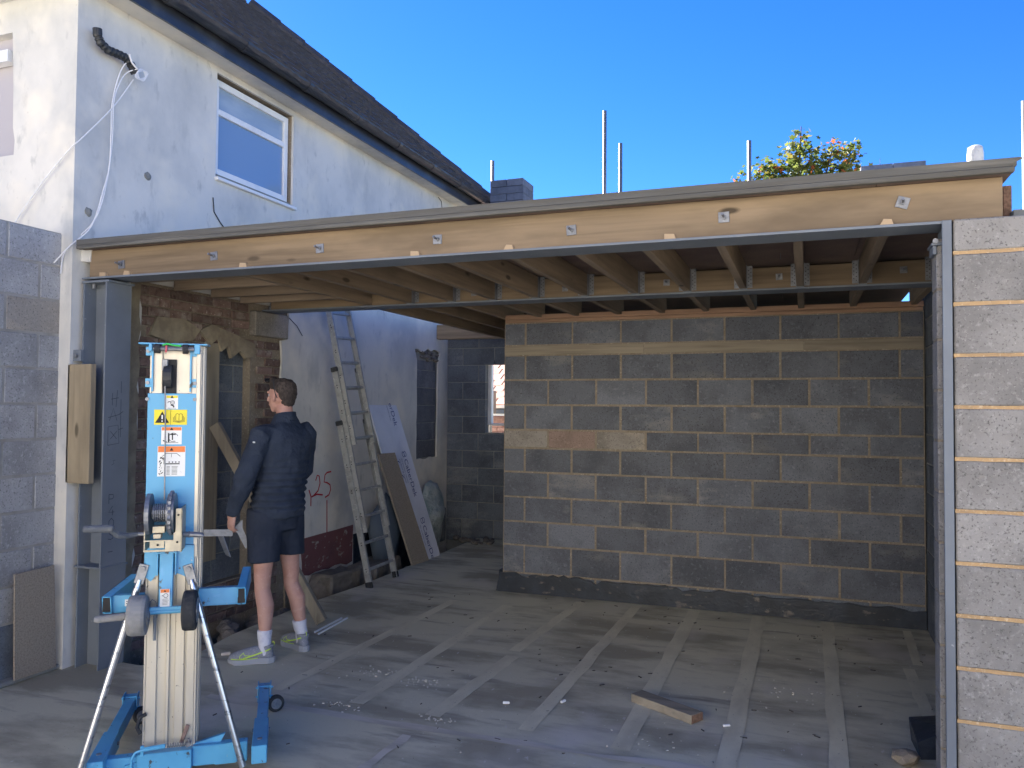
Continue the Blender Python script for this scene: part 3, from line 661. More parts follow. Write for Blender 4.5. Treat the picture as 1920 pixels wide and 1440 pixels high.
for (a, b) in ((4.49, 3.37), (3.99, 2.99), (6.0, 3.05)):
    mb = MB(); lump(mb, (XW + .002, a, b), .03, int(a * 10), 1.0); 
    for v in mb.bm.verts: v.co.x = XW + (v.co.x - XW) * .4
    mb.build('render_chip', 'mortar_grey', hs)
mb = MB(); mb.prism([(5.9, 3.0), (6.05, 3.03), (6.15, 2.99), (6.2, 2.95), (5.9, 2.95)], (XW, 0, 0), (0, 1, 0), (0, 0, 1), (.03, 0, 0)); mb.build('broken_ledge', 'mortar_grey', hs)
# conduit and cables
cd = empty('cable_conduit', (-4.46, 4.15, 4.0), 'black corrugated duct with white cables hanging high on the white wall near its corner', 'cable duct')
cp = [(-4.44, 3.975, 4.215), (-4.44, 3.978, 4.175), (-4.44, 4.0, 4.135), (-4.44, 4.06, 4.11), (-4.44, 4.13, 4.115), (-4.44, 4.20, 4.12), (-4.44, 4.26, 4.09), (-4.44, 4.30, 4.03)]
fine = []
for i in range(len(cp) - 1):
    for k in range(8): fine.append(Vector(cp[i]).lerp(Vector(cp[i + 1]), k / 8))
MB().tube(fine, [.030 if (i % 4 < 2 or i < 8) else .0255 for i in range(len(fine))], 12).build('duct', 'black', cd)
def cable(pts, r, mt='cable', sub=6):
    P = [Vector(p) for p in pts]; o = []
    for i in range(len(P) - 1):
        a, b, c_, d = P[max(i - 1, 0)], P[i], P[i + 1], P[min(i + 2, len(P) - 1)]
        for k in range(sub):
            t = k / sub; o.append(.5 * ((2 * b) + (c_ - a) * t + (2 * a - 5 * b + 4 * c_ - d) * t * t + (3 * b - a - 3 * c_ + d) * t ** 3))
    o.append(P[-1]); MB().tube(o, r, 6).build('cable', mt, cd)
X_ = -4.455
cable([(-4.42, 4.24, 4.12), (X_, 4.19, 4.02), (X_, 4.126, 3.784), (X_, 4.119, 3.56), (X_, 4.112, 3.337), (X_, 4.064, 3.141), (X_, 3.977, 2.886), (-4.5, 3.86, 2.74), (-4.57, 3.80, 2.62)], .0045)
cable([(-4.41, 4.28, 4.06), (X_, 4.22, 4.0), (X_, 4.14, 3.80), (X_, 4.13, 3.5), (X_, 4.09, 3.2), (X_, 4.0, 2.93), (-4.56, 3.88, 2.72), (-4.58, 3.86, 2.56)], .0045)
cable([(X_, 4.30, 4.0), (X_, 4.136, 3.75), (X_, 3.895, 3.458), (-4.52, 3.85, 3.37), (-4.761, 3.85, 3.167), (-4.997, 3.85, 2.917), (-5.05, 3.86, 2.80)], .0045)
for k in range(3):
    cable([(-4.41, 4.30 + .035 * math.cos(a) * (1 + .3 * k) + .03, 4.04 + .04 * math.sin(a + k * .4)) for a in [i * .7 for i in range(10)]], .0045, sub=3)
cable([(-4.41, 4.22, 4.14), (-4.40, 4.23, 4.09), (-4.40, 4.28, 4.06)], .007)
# ------------------------------------------------------------ steel posts and beams
YF = 3.93
def hpost(name, x0, y, w_, z1, label):
    t = empty(name, (x0 + w_ / 2, y + .1, 0), label, 'steel post')
    MB().box((x0, y, 0), (x0 + .013, y + .205, z1), .001).build('flange', 'steel', t)
    MB().box((x0 + w_ - .013, y, 0), (x0 + w_, y + .205, z1), .001).build('flange', 'steel', t)
    MB().box((x0 + .013, y + .095, 0), (x0 + w_ - .013, y + .105, z1)).build('web', 'steel', t)
    MB().box((x0 - .01, y - .004, z1 - .014), (x0 + w_ + .02, y + .21, z1), .001).build('top_plate', 'steel', t)
    return t
lp = hpost('steel_post', -4.46, YF, .203, 2.515, 'grey steel post at left end of the front beam with handwriting on it')
MB().box((-4.475, 3.92, .645), (-4.245, 4.14, .658), .001).build('splice_plate', 'steel', lp)
MB().box((-4.445, YF + .085, 0), (-4.272, YF + .094, .645)).build('stiffener', 'steel', lp)
bm_ = MB()
for (x, y) in ((-4.42, 3.98), (-4.30, 3.98), (-4.29, 4.1)): bm_.cyl((x, y, 2.47), (x, y, 2.502), .012, 8)
bm_.build('bolt', 'galv', lp)
# handwriting up the right flange (reads bottom to top)
OX = -4.2562
def vtext(body, size, y, z, par, w_=.004):
    return text_obj('handwriting', body, size, (OX, y, z), (0, 0, 1), (0, -1, 0), 'pencil', par)
G = {'P': [[(0, 0), (0, 1)], [(0, 1), (.45, .95), (.5, .7), (.4, .5), (0, .5)]], '4': [[(.4, 1), (0, .35), (.6, .35)], [(.42, .6), (.4, 0)]], 'O': [[(.3, 1), (.05, .7), (.05, .3), (.3, 0), (.55, .3), (.55, .7), (.3, 1)]],
     'S': [[(.55, .9), (.3, 1), (.05, .8), (.2, .55), (.5, .4), (.5, .1), (.25, 0), (0, .1)]], '-': [[(0, .0), (.5, -.02)]]}
mb = MB(); zc = .93
# image shows it upright-rotated: letters stacked downward P 4 O S
for ch in ['P', '4', 'O', 'S', '-']:
    for st in G[ch]: mb.ribbon([(a * .075, b * .06) for a, b in st], .0045, (OX, 3.985, zc + .13), (0, 1, 0), (0, 0, 1))
    zc -= .078
for st in [[(0, 0), (0, .12), (.08, .13), (.09, .01), (0, 0)], [(.02, .04), (.07, .09)], [(.02, .09), (.07, .04)], [(.01, .16), (.04, .24), (.07, .16)], [(.0, .18), (.09, .20)], [(.1, .05), (.1, .3)], [(.085, .1), (.12, .11)], [(.085, .2), (.12, .22)], [(.03, .26), (.03, .34)], [(.06, .25), (.07, .36)], [(.02, .30), (.08, .31)], [(.1, .34), (.1, .42)]]:
    mb.ribbon(st, .0035, (OX, 3.965, 1.44), (0, 1, 0), (0, 0, 1))
mb.ribbon([(0, 0), (.02, .01), (.01, .03), (.03, .03)], .003, (OX, 4.0, 1.31), (0, 1, 0), (0, 0, 1))
mb.build('handwriting', 'pencil', lp)
rp = empty('steel_post', (.58, YF + .1, 0), 'narrow grey steel post edge against the speckled block pier', 'steel post')
MB().box((.560, YF - .006, 0), (.5985, YF + .006, 2.54), .002).build('flange', 'steel', rp)
MB().box((.572, YF + .006, 0), (.584, YF + .20, 2.52)).build('web', 'steel', rp)
mb = MB()
for k in range(11): mb.box((.546, 3.99, .0 + k * .225), (.571, 4.13, .215 + k * .225), .004)
mb.build('block_return', 'block_pier', rp); MB().box((.549, 3.994, 0), (.569, 4.126, 2.47)).build('mortar', 'mortar', rp)
MB().box((.585, 4.135, 0), (.875, 4.149, 2.5)).build('closing_board', 'block_dark', rp)
mb = MB().box((.525, 3.97, 2.44), (.57, 4.10, 2.452)).box((.53, 3.975, 2.40), (.546, 4.08, 2.4395), .002); mb.build('end_bracket', 'steel', rp)
MB().cyl((.54, 3.962, 2.458), (.54, 3.970, 2.458), .012, 8).build('bolt', 'galv', rp)
# timber packer strapped to the left post
pk = empty('timber_packer', (-4.41, 3.9, 1.2), 'tan timber board fixed upright on the left grey post', 'timber board')
MB().box((-4.515, 3.875, 1.195), (-4.315, 3.918, 1.965), .003).build('board', 'timber_z', pk)
MB().box((-4.515, 3.9, 1.985), (-4.435, 3.927, 2.06), .002).build('angle', 'steel', pk)
MB().cyl((-4.465, 3.885, 2.02), (-4.465, 3.9, 2.02), .013, 8).build('bolt', 'galv', pk)
def beam_thing(y, zb, x0, x1, label, tlabel):
    t = empty('steel_beam', ((x0 + x1) / 2, y + .1, zb), label, 'steel beam')
    MB().box((x0, y, zb), (x1, y + .20, zb + .0125), .001).build('bottom_flange', 'steel', t)
    MB().box((x0, y + .096, zb + .0125), (x1, y + .104, zb + .165)).build('web', 'steel', t)
    return t
fb = beam_thing(YF, 2.5265, -4.475, .598, 'long grey steel beam with pine infill along the front of the flat roof', '')
FT = 2.7215
MB().box((-4.435, 3.955, 2.541), (.80, 4.0, FT - .002), .002).build('infill_timber', 'timber_x', fb)
MB().box((-4.44, 4.036, 2.541), (.80, 4.08, FT - .002), .002).build('back_timber', 'timber_x', fb)
def washers(par, xs, zc, y, sgn=-1, size=.052):
    for i, (x, z_) in enumerate(zip(xs, zc)):
        rot_ = Matrix.Rotation(random.Random(i * 3 + 1).uniform(-.12, .12) + (.28 if (sgn < 0 and i == 6) else 0), 4, 'Y')
        o = piece('washer', (size, .006, size), 'galv', par, (x, y + sgn * .003, z_), rot_, .001)
        q = MB().cyl((x, y, z_), (x, y + sgn * .017, z_), .012, 6).cyl((x, y + sgn * .017, z_), (x - .004, y + sgn * .052, z_ + .006), .0062, 8); q.build('bolt', 'galv', o)
washers(fb, [-4.16, -3.42, -2.658, -1.901, -1.138, -.373, .408], [2.611, 2.623, 2.622, 2.625, 2.622, 2.631, 2.638], 3.955)
for (x, a) in ((-4.30, 0), (-4.10, .3), (-3.19, .2), (-2.03, 0), (-1.478, .5), (-.629, 0), (.341, .5)):
    mb = MB(); mb.prism([(-.028, 0), (.028, 0), (.02, .024), (-.028 + .03 * a, .027)], (x, 3.935, 2.5395), (1, 0, 0), (0, 0, 1), (0, .02, 0)); mb.build('wedge', 'timber_cut', fb)
piece('end_plank', (.16, .05, .10), 'render', fb, (-4.50, 3.97, 2.70), Matrix.Rotation(.1, 4, 'Y'), .003)
sb = beam_thing(5.84, 2.5405, -4.52, .875, 'grey steel beam spanning the middle of the flat roof, behind the joists', '')
MB().box((-4.45, 5.876, 2.555), (.87, 5.92, FT - .016), .002).build('infill_timber', 'timber_x', sb)
MB().box((-4.45, 5.955, 2.555), (.87, 6.0, FT - .016), .002).build('back_timber', 'timber_x', sb)
washers(sb, [-3.2, -2.5, -1.739, -.963, -.178, .609], [2.62, 2.62, 2.624, 2.632, 2.636, 2.643], 5.876, size=.045)
# ------------------------------------------------------------ flat roof: joists, hangers, boards
fr_ = empty('flat_roof', (-1.8, 5.5, 2.55), 'flat timber roof deck with open joists over the blockwork bay', 'flat roof')
JX = [-3.45, -3.05, -2.68, -2.32, -1.965, -1.573, -1.187, -.81, -.42, -.04, .355, .80]
jm = MB().box((-.0235, 0, 0), (.0235, 1.79, .162), .002).mesh('joist', 'timber_y')
jm2 = MB().box((-.0235, 0, 0), (.0235, 3.46, .162), .002).mesh('joist', 'timber_y')
jm3 = MB().box((-.0235, 0, 0), (.0235, 1.1, .162), .002).mesh('joist', 'timber_y')
hg = MB()
hg.box((-.0265, -.06, 0), (-.0245, 0, .165)).box((.0245, -.06, 0), (.0265, 0, .165)).box((-.0265, -.06, -.002), (.0265, 0, 0))
hg.box((-.062, -.0035, .01), (-.0255, -.0015, .165)).box((.0255, -.0035, .01), (.062, -.0015, .165)).box((-.062, -.0035, .165), (-.028, .05, .167)).box((.028, -.0035, .165), (.062, .05, .167))
hg.mi = 1
for sx in (-1, 1):
    for k in range(5):
        for q in range(2):
            hg.cyl((sx * (.036 + q * .016), -.004, .03 + k * .026 + q * .012), (sx * (.036 + q * .016), -.0052, .03 + k * .026 + q * .012), .0035, 6)
hm_ = hg.mesh('joist_hanger', ['galv', 'ink'])
for i, x in enumerate(JX):
    if i > 0:
        obj('joist', jm, fr_, Matrix.Translation((x, 4.083, 2.555)))
        obj('joist_hanger', hm_, fr_, Matrix.Translation((x, 5.874, 2.5555)))
    obj('joist', jm2 if i < 3 else jm3, fr_, Matrix.Translation((x, 6.003, 2.545)))
tx = MB().box((0, -.0235, 0), (1.02, .0235, .15), .002).mesh('trimmer', 'timber_dull')
for y in (4.35, 4.75, 5.15, 5.5): obj('trimmer', tx, fr_, Matrix.Translation((-4.46, y, 2.565)))
obj('joist', jm, fr_, Matrix.Translation((-3.45, 4.083, 2.555)))
# chipboard boards: bay one full width, bay two from x=-3.5
def deck(x0, x1, y0, y1, z0=FT, th=.022): 
    piece('deck_board', (x1 - x0 - .003, y1 - y0 - .003, th), 'chipboard', fr_, ((x0 + x1) / 2, (y0 + y1) / 2, z0 + th / 2), None, .001)
for r_i, (y0, y1) in enumerate([(3.90, 4.50), (4.50, 5.10), (5.10, 5.70), (5.70, 6.06)]):
    xs = [-4.47, -3.3, -.9, .83] if r_i % 2 else [-4.47, -2.1, .3, .83]
    for a, b in zip(xs[:-1], xs[1:]): deck(a, b, y0, y1)
for r_i, (y0, y1) in enumerate([(6.06, 6.66), (6.66, 7.26), (7.26, 7.86), (7.86, 8.46), (8.46, 9.06), (9.06, 9.86)]):
    xs = [-3.5, -1.6, .83] if r_i % 2 else [-3.5, -2.4, -.2, .83]
    for a, b in zip(xs[:-1], xs[1:]): deck(a, b, y0, y1)
MB().box((-4.46, 3.89, FT + .0225), (.83, 9.3, FT + .027)).build('membrane', 'deck_edge', fr_) if False else None
# layered front edge: two boards and a drip batten
mb = MB()
for i in range(6):
    a = -4.47 + i * .885; piece('edge_board', (.882, .05, .024), 'deck_edge', fr_, (a + .4425, 3.905 + jit(.002), FT + .034 + jit(.0008)), Matrix.Rotation(jit(.002), 4, 'Y'), .002)
piece('edge_batten', (5.3, .034, .024), 'deck_edge', fr_, (-1.82, 3.893, FT + .008), None, .003)
MB().prism([(-4.47, 0), (.80, 0), (.862, .030), (.85, .036), (-4.47, .036)], (0, 3.878, FT + .021), (1, 0, 0), (0, 0, 1), (0, .004, 0)).build('drip_trim', 'deck_edge', fr_)
MB().box((-4.47, 3.93, FT + .0235), (.84, 6.06, FT + .036)).box((-3.52, 6.06, FT + .0235), (.84, 9.86, FT + .036)).build('top_layer', 'deck_edge', fr_)
for y in (4.5, 5.5, 6.5): pass
# nails poking through deck
mb = MB()
for i in range(26):
    x = R_.uniform(-3.0, .7); y = R_.uniform(4.2, 5.7); mb.cyl((x, y, FT), (x + jit(.003), y, FT - .04), .0016, 5)
tag(mb.build('nail_points', 'galv', fr_), kind='stuff')
o = piece('timber_upstand', (.035, .30, .17), 'timber_end', None, (.868, 4.35, 2.655), None, .003); tag(o, 'reddish brown timber end behind the right tip of the roof edge', 'timber board')
# things above the roof
fp = empty('flue_pipe', (1.11, 6.3, 2.7), 'short white capped pipe standing above the right end of the roof', 'pipe')
mb = MB().tube([(1.11, 6.3, 0), (1.11, 6.3, 3.50), (1.11, 6.3, 3.515), (1.11, 6.3, 3.545), (1.11, 6.3, 3.555)], [.052, .052, .050, .046, .03], 20)
for v in mb.bm.verts: v.co += Vector((mn.noise(v.co * 14), mn.noise(v.co * 17 + Vector((5, 0, 0))), 0)) * .004
mb.build('pipe', 'mineral_white', fp, smooth=True)
def pole(x, y, z1, label):
    t = empty('scaffold_pole', (x, y, -.45), label, 'scaffold pole', group=None)
    MB().tube([(x, y, -.45), (x, y, z1)], .0242, 14).build('tube', 'dull_tube', t, smooth=True)
    MB().box((x - .04, y - .045, 3.05), (x + .04, y + .045, 3.13), .01).build('coupler', 'steel', t)
pole(-4.385, 10.98, 5.39, 'short scaffold pole right behind the stack of blue grey blocks')
pole(-2.438, 10.0, 5.555, 'tallest scaffold pole rising above the roof edge')
pole(-2.234, 10.02, 5.115, 'shorter scaffold pole close to the right of the tallest one')
pole(-.643, 10.0, 4.968, 'scaffold pole standing just left of the leafy treetop')
pole(2.232, 10.0, 5.09, 'scaffold pole cut by the right edge of the picture')
sp = empty('scaffold_platform', (-1, 10.6, 3.5), 'scaffold board platform behind the back wall carrying spare blocks', 'scaffold')
for k in range(4): piece('scaffold_board', (5.9, .225, .038), 'timber_old', sp, (-1.45, 10.25 + k * .235, 4.05), None, .003)
for x in (-4.2, -2.4, -.6, 1.3): piece('transom', (.048, 1.3, .048), 'galv', sp, (x, 10.55, 4.0), None, .01)
for x in (-4.2, -2.4, -.6, 1.3): piece('standard', (.048, .048, 4.45), 'galv', sp, (x, 11.15, 1.75), None, .01)
# block stack: chimney-like pile, courses laid flat
st = empty('block_stack', (-3.72, 10.55, 4.07), 'square stack of blue grey blocks beside the short pole, against the sky', 'block stack')
z = 4.07
bx0, bx1, by0, by1 = -4.02, -3.50, 10.3, 10.75
SC = 1.0
r = 0
while z < 4.80:
    hgt = .098
    if r % 2 == 0:
        piece('block', (.49, .215, hgt), 'brick_grey', st, (-3.905, 10.41, z + hgt / 2), Matrix.Rotation(jit(.01), 4, 'Z'), .004); piece('block', (.49, .215, hgt), 'brick_grey', st, (-3.905, 10.635, z + hgt / 2), Matrix.Rotation(jit(.02), 4, 'Z'), .004)
    else:
        piece('block', (.24, .44, hgt), 'brick_grey', st, (-4.03, 10.52, z + hgt / 2), Matrix.Rotation(jit(.01), 4, 'Z'), .004); piece('block', (.24, .44, hgt), 'brick_grey', st, (-3.78, 10.52, z + hgt / 2), Matrix.Rotation(jit(.01), 4, 'Z'), .004)
    z += hgt + .004; r += 1
st = empty('block_stack', (.9, 10.55, 4.07), 'low flat stack of dark blocks between the treetop and the white pipe', 'block stack')
for k, z in enumerate((4.07, 4.256, 4.442)):
    for j in range(2): piece('block', (.345, .215, .182), 'brick_grey', st, (.79 + j * .350, 10.42, z + .091), Matrix.Rotation(jit(.008), 4, 'Z'), .004)
MB().cyl((.84, 10.5, 4.6), (.84, 10.5, 4.75), .003, 5).build('wire_pin', 'steel', st)
# tree
tr = empty('maple_tree', (-.1, 12.0, -.45), 'maple treetop with green and yellowing leaves above the roof edge', 'tree')
mb = MB(); mb.tube([(-.1, 12.3, -.45), (-.05, 12.2, 1.5), (.0, 12.1, 3.2), (-.02, 12.0, 4.3)], [.14, .12, .09, .05], 10)
brs = [((-.02, 12.0, 4.3), (-.1, 12, 5.0), (-.06, 12, 5.75)), ((0, 12.1, 3.5), (.25, 12.1, 4.5), (.62, 12.1, 5.35)), ((0, 12.1, 3.4), (-.4, 12, 4.3), (-.72, 12, 5.05)), ((0, 12.1, 4.0), (.2, 12, 4.8), (.36, 12, 5.4)), ((0, 12, 4.0), (-.25, 12, 4.7), (-.5, 12, 5.22))]
for b in brs: mb.tube(b, [.035, .02, .006], 6)
mb.build('trunk', 'bark', tr)
lf = MB()
leafshape = []
for k in range(10):
    a = math.pi / 2 + k * math.pi / 5; r0 = 1.0 if k % 2 == 0 else .5
    leafshape.append((r0 * math.cos(a), r0 * math.sin(a)))
clus = [((-.06, 12, 5.62), .13, 30), ((-.10, 12, 5.38), .24, 150), ((-.12, 12.05, 5.15), .30, 260), ((.22, 12.05, 5.2), .26, 180), ((.40, 12.1, 5.36), .18, 70), ((.58, 12.1, 5.32), .15, 60), ((.5, 12.05, 5.08), .22, 130), ((.66, 12.1, 5.44), .08, 16),
        ((-.52, 12, 5.17), .20, 130), ((-.78, 12, 4.99), .22, 130), ((-.42, 12, 4.98), .24, 180), ((0, 12.2, 4.6), .62, 700), ((-.1, 12.3, 4.1), .8, 500), ((.4, 12.2, 4.7), .45, 300)]
for (c_, rad, n) in clus:
    for i in range(n):
        p = Vector((R_.gauss(0, .5), R_.gauss(0, .5), R_.gauss(0, .42))) * rad + Vector(c_); s_ = R_.uniform(.03, .058)
        q = Matrix.Rotation(R_.uniform(0, 6.3), 3, 'Z') @ Matrix.Rotation(R_.uniform(-.2, 1.5), 3, 'X') @ Matrix.Rotation(R_.uniform(0, 6.3), 3, 'Z')
        t = R_.random(); lf.mi = 0 if t < .72 else (1 if t < .95 else 2)
        vs = [lf.bm.verts.new(p + q @ Vector((a * s_, b * s_, .15 * s_ * (abs(a))))) for a, b in leafshape]; lf._f(vs)
me = lf.mesh('crown', ['leaf_green', 'leaf_yellow', 'leaf_red'], normals=False); obj('crown', me, tr)
# neighbour's building seen through the opening
nb = empty('neighbour_outbuilding', (-5.3, 15.5, -.45), 'sunlit neighbouring building with tiled roof seen through the small opening', 'building')
MB().box((-8, 14.2, -.45), (-3.5, 18, 1.55)).build('wall', 'neigh_brick', nb)
for r in range(3):
    for k in range(10):
        piece('brick', (.215, .03, .065), 'neigh_brick', nb, (-6.2 + k * .225 + (.11 if r % 2 else 0), 14.19, 1.22 + r * .08), None, .003)
MB().box((-8, 13.95, 1.56), (-3.4, 14.18, 1.62)).box((-8, 13.9, 1.68), (-3.4, 13.97, 1.76)).build('gutter', 'white_pvc', nb)
MB().prism([(13.9, 1.70), (18.2, 4.0), (18.2, 3.9), (13.9, 1.6)], (-8, 0, 0), (0, 1, 0), (0, 0, 1), (4.7, 0, 0)).build('roof', 'lead', nb)
t2 = MB(); t2.box((-.105, 0, 0), (.105, .30, .03), .006); t2m = t2.mesh('roof_tile', 'tile_pink')
ang = math.atan(2.3 / 4.3)
for r in range(9):
    for k in range(9):
        T = Matrix.Translation((-6.3 + k * .23 + (.11 if r % 2 else 0), 13.92 + r * .26 * math.cos(ang), 1.745 + r * .26 * math.sin(ang))) @ Matrix.Rotation(ang, 4, 'X') @ Matrix.Rotation(.0, 4, 'Y'); obj('roof_tile', t2m, nb, T)
ch = MB(); ch.box((-5.57, 13.55, 1.60), (-5.38, 13.75, 2.02), .01); o = ch.build('timber_crate_end', 'timber_cut'); tag(o, 'orange tan wooden panel in front of the tiled roof, seen through the small opening', 'panel')
MB().box((-5.5, 13.5, -.45), (-5.44, 13.7, 1.60)).build('post', 'timber_cut', o)
# ------------------------------------------------------------ site clutter
# leaning plasterboard
o = MB(); o.prism([(3.545, 0), (3.83, .0), (3.80, .65), (3.53, .64)], (-4.50, 0, .03), (0, 1, 0), (.0, 0, 1), (-.012, 0, 0))
o = o.build('plasterboard_sheet', 'board_tan'); tag(o, 'small grey sheet leaning on the left block wall beside the steel post', 'board')
# diagonal prop
pp = MB(); pp.beam((-4.46, 5.20, 1.55), (-3.56, 5.40, .02), .045, .09, up=(.86, .1, .5), ch=.003); pp = pp.build('timber_prop', 'timber_grey'); tag(pp, 'long timber leaning from the floor behind the person to the brick doorway', 'timber')
for (a, b, lb) in [((-3.476, 5.176), (-3.508, 5.60), 'thin white strip by the foot of the leaning timber, the one nearer the wall'), ((-3.425, 5.15), (-3.47, 5.62), 'thin white strip by the foot of the leaning timber, the one farther from the wall')]:
    q = MB(); q.beam((*a, .007), (*b, .007), .012, .012); tag(q.build('white_strip', 'white_pvc'), lb, 'strip')
q = MB(); q.box((-.03, -.012, 0), (.03, .012, .02), .003); q = obj('mortar_scrap', q.mesh('mortar_scrap', 'chips'), None, Matrix.Translation((-3.73, 4.5, 0)) @ Matrix.Rotation(.8, 4, 'Z')); tag(q, 'small pale scrap on the floor left of the front shoe', 'scrap')
# scattered lozenge chips individually visible
for (x, y, a, lb) in [(-1.63, 4.36, .3, 'small white chip lying between the second and third screed strips'), (-1.33, 4.50, 1.2, 'oval white chip lying near the fourth screed strip'), (-.93, 4.72, .4, 'white chip on the floor left of the timber offcut'), (-.41, 4.48, .5, 'white chip on the floor right of the timber offcut')]:
    q = MB(); q.box((-.02, -.008, 0), (.02, .008, .012), .003); tag(obj('plaster_chip', q.mesh('plaster_chip', 'white_clean'), None, Matrix.Translation((x, y, .0)) @ Matrix.Rotation(a, 4, 'Z')), lb, 'chip')
# timber offcut
q = MB(); q.beam((-.94, 4.69, .026), (-.565, 4.475, .026), .10, .047, ch=.003); o = q.build('timber_offcut', 'timber_old'); tag(o, 'short weathered timber offcut lying across a screed strip', 'timber')
q = MB(); d = (Vector((-.565, 4.475, .026)) - Vector((-.94, 4.69, .026))).normalized(); q.beam(Vector((-.565, 4.475, .026)) + d * .0005, Vector((-.565, 4.475, .026)) + d * .0025, .096, .043); q.build('cut_end', 'timber_end', o)
# black plastic box and stone at bottom right
bb = MB(); 
P = [(.49, 4.66, .115), (.675, 4.73, .125), (.66, 4.50, .13), (.505, 4.44, .07)]; Pb = [(.50, 4.64, 0), (.66, 4.70, 0), (.655, 4.45, 0), (.515, 4.40, 0)]
V = [bb.bm.verts.new(p) for p in P]; V2 = [bb.bm.verts.new(p) for p in Pb]; bb._f(V); bb._f(V2)
for i in range(4): bb._f([V[i], V[(i + 1) % 4], V2[(i + 1) % 4], V2[i]])
bmesh.ops.bevel(bb.bm, geom=bb.bm.edges[:], offset=.004, segments=1, affect='EDGES')
o = bb.build('black_plastic_tray', 'bitumen'); tag(o, 'dark blue black upturned plastic tray against the right steel post', 'tray')
q = MB(); lump(q, (.44, 4.33, .03), .06, 55, .6); tag(q.build('stone', 'mortar'), 'tan lump of stone beside the black tray', 'stone')
# crumpled polythene at the house wall
q = MB(); lump(q, (0, 0, 0), 1, 77, 1); bmesh.ops.subdivide_edges(q.bm, edges=q.bm.edges, cuts=2, use_grid_fill=True)
for v in q.bm.verts:
    p = v.co; v.co = Vector((p.x * .12, p.y * .34, p.z * .42)); v.co += Vector((mn.noise(p * 3), mn.noise(p * 3 + Vector((3, 3, 3))), mn.noise(p * 4))) * .05
o = obj('polythene_bundle', q.mesh('polythene_bundle', 'polythene'), None, Matrix.Translation((-4.36, 8.95, .38)), smooth=True); tag(o, 'crumpled clear polythene bundle behind the printed white board', 'plastic sheet')
for i, (x, y, s_) in enumerate([(-4.15, 9.35, .07), (-4.0, 9.5, .05), (-4.25, 9.5, .08), (-3.85, 9.45, .04)]):
    pass
q = MB()
for i in range(22): lump(q, (R_.uniform(-4.3, -3.7), R_.uniform(9.2, 9.6), .02), R_.uniform(.02, .055), 400 + i)
tag(q.build('corner_rubble', 'rubble'), kind='stuff')
q = MB(); q.box((-4.46, 9.2, 0), (-4.36, 9.4, .42), .01); tag(q.build('dark_block', 'block_dark'), 'dark upright block in the far corner beside the polythene', 'block')
q = MB(); lump(q, (0, 0, 0), 1, 12, 1)
for v in q.bm.verts: v.co = Vector((v.co.x * .14, v.co.y * .30, v.co.z * .36))
o = obj('rubble_sack', q.mesh('rubble_sack', 'lead'), None, Matrix.Translation((-4.32, 7.75, .36)), smooth=True); tag(o, 'bulging dark grey sack behind the ladder rungs', 'sack')
# printed white board and bare board leaning on the wall
def lean(name, c0, c1, t0, t1, th, mt, lb):
    """c0,c1 bottom corners, t0,t1 top corners"""
    c0, c1, t0, t1 = map(Vector, (c0, c1, t0, t1)); n = (c1 - c0).cross(t0 - c0).normalized() * th
    if n.x < 0: n = -n
    mb = MB(); A = [mb.bm.verts.new(p) for p in (c0, c1, t1, t0)]; B = [mb.bm.verts.new(p - n) for p in (c0, c1, t1, t0)]
    mb._f(A); mb._f(B[::-1])
    for i in range(4): mb._f([A[i], A[(i + 1) % 4], B[(i + 1) % 4], B[i]])
    o = mb.build(name, mt); tag(o, lb, 'board'); return o, c0, (c1 - c0), (t0 - c0), n
o, c0, du, dv, n_ = lean('printed_board', (-4.0, 7.80, .0), (-3.972, 8.42, .0), (-4.46, 7.60, 1.725), (-4.46, 8.22, 1.725), .018, 'board_white', 'tall white printed flooring board leaning on the white wall')
up = dv.normalized(); rt = (du - up * du.dot(up)).normalized(); nn = rt.cross(up)
if nn.x < 0: nn = -nn
# text runs downwards (rotated clockwise)
def board_text(body, size, u, vtop, mt='print_blue', bold=False):
    org = c0 + rt * u + up * vtop + nn * .004
    return text_obj('print', body, size, org, -up, rt, mt, o)
for v_ in (1.77, 1.21, .43):
    board_text('erDek' if v_ > 1.5 else ('CaberDe' if v_ < .5 else 'CaberDek'), .105, .40, v_ - (.0 if v_ > 1.5 else .1))
    if v_ > 1.5: board_text('resistant floor', .032, .345, v_ - .02); continue
    board_text('the moisture resistant' if v_ > .5 else 'the moisture resis', .032, .345, v_ - .08); board_text('protected by peelable' if v_ > .5 else 'protected by pe', .032, .305, v_ - .08)
    mb = MB()
    cx_, cz_ = .435, v_ - .045
    for a, b in ((-.02, 0), (.02, 0)):
        cc = c0 + rt * (cx_ + a) + up * (cz_) + nn * .004
        pts = [(.022 * math.cos(t), .030 * math.sin(t)) for t in [k * math.pi / 8 for k in range(17)]]
        mb.ribbon(pts, .008, cc, rt, up)
    mb.build('logo', 'print_blue', o)
    mb = MB()
    for (u_, z_, rr_) in ((.25, v_ - .30, .045), (.27, v_ - .12, .02), (.24, v_ - .55, .015)):
        cc = c0 + rt * u_ + up * z_ + nn * .004
        mb.ribbon([(rr_ * math.cos(t), rr_ * math.sin(t)) for t in [k * math.pi / 8 for k in range(10)]], .010, cc, rt, up)
    mb.build('arrow_mark', 'print_blue', o)
lean('bare_board', (-3.985, 7.76, .0), (-3.96, 8.10, .0), (-4.31, 7.56, 1.20), (-4.285, 7.88, 1.20), .022, 'board_tan', 'bare brown chipboard strip leaning in front of the printed white board')
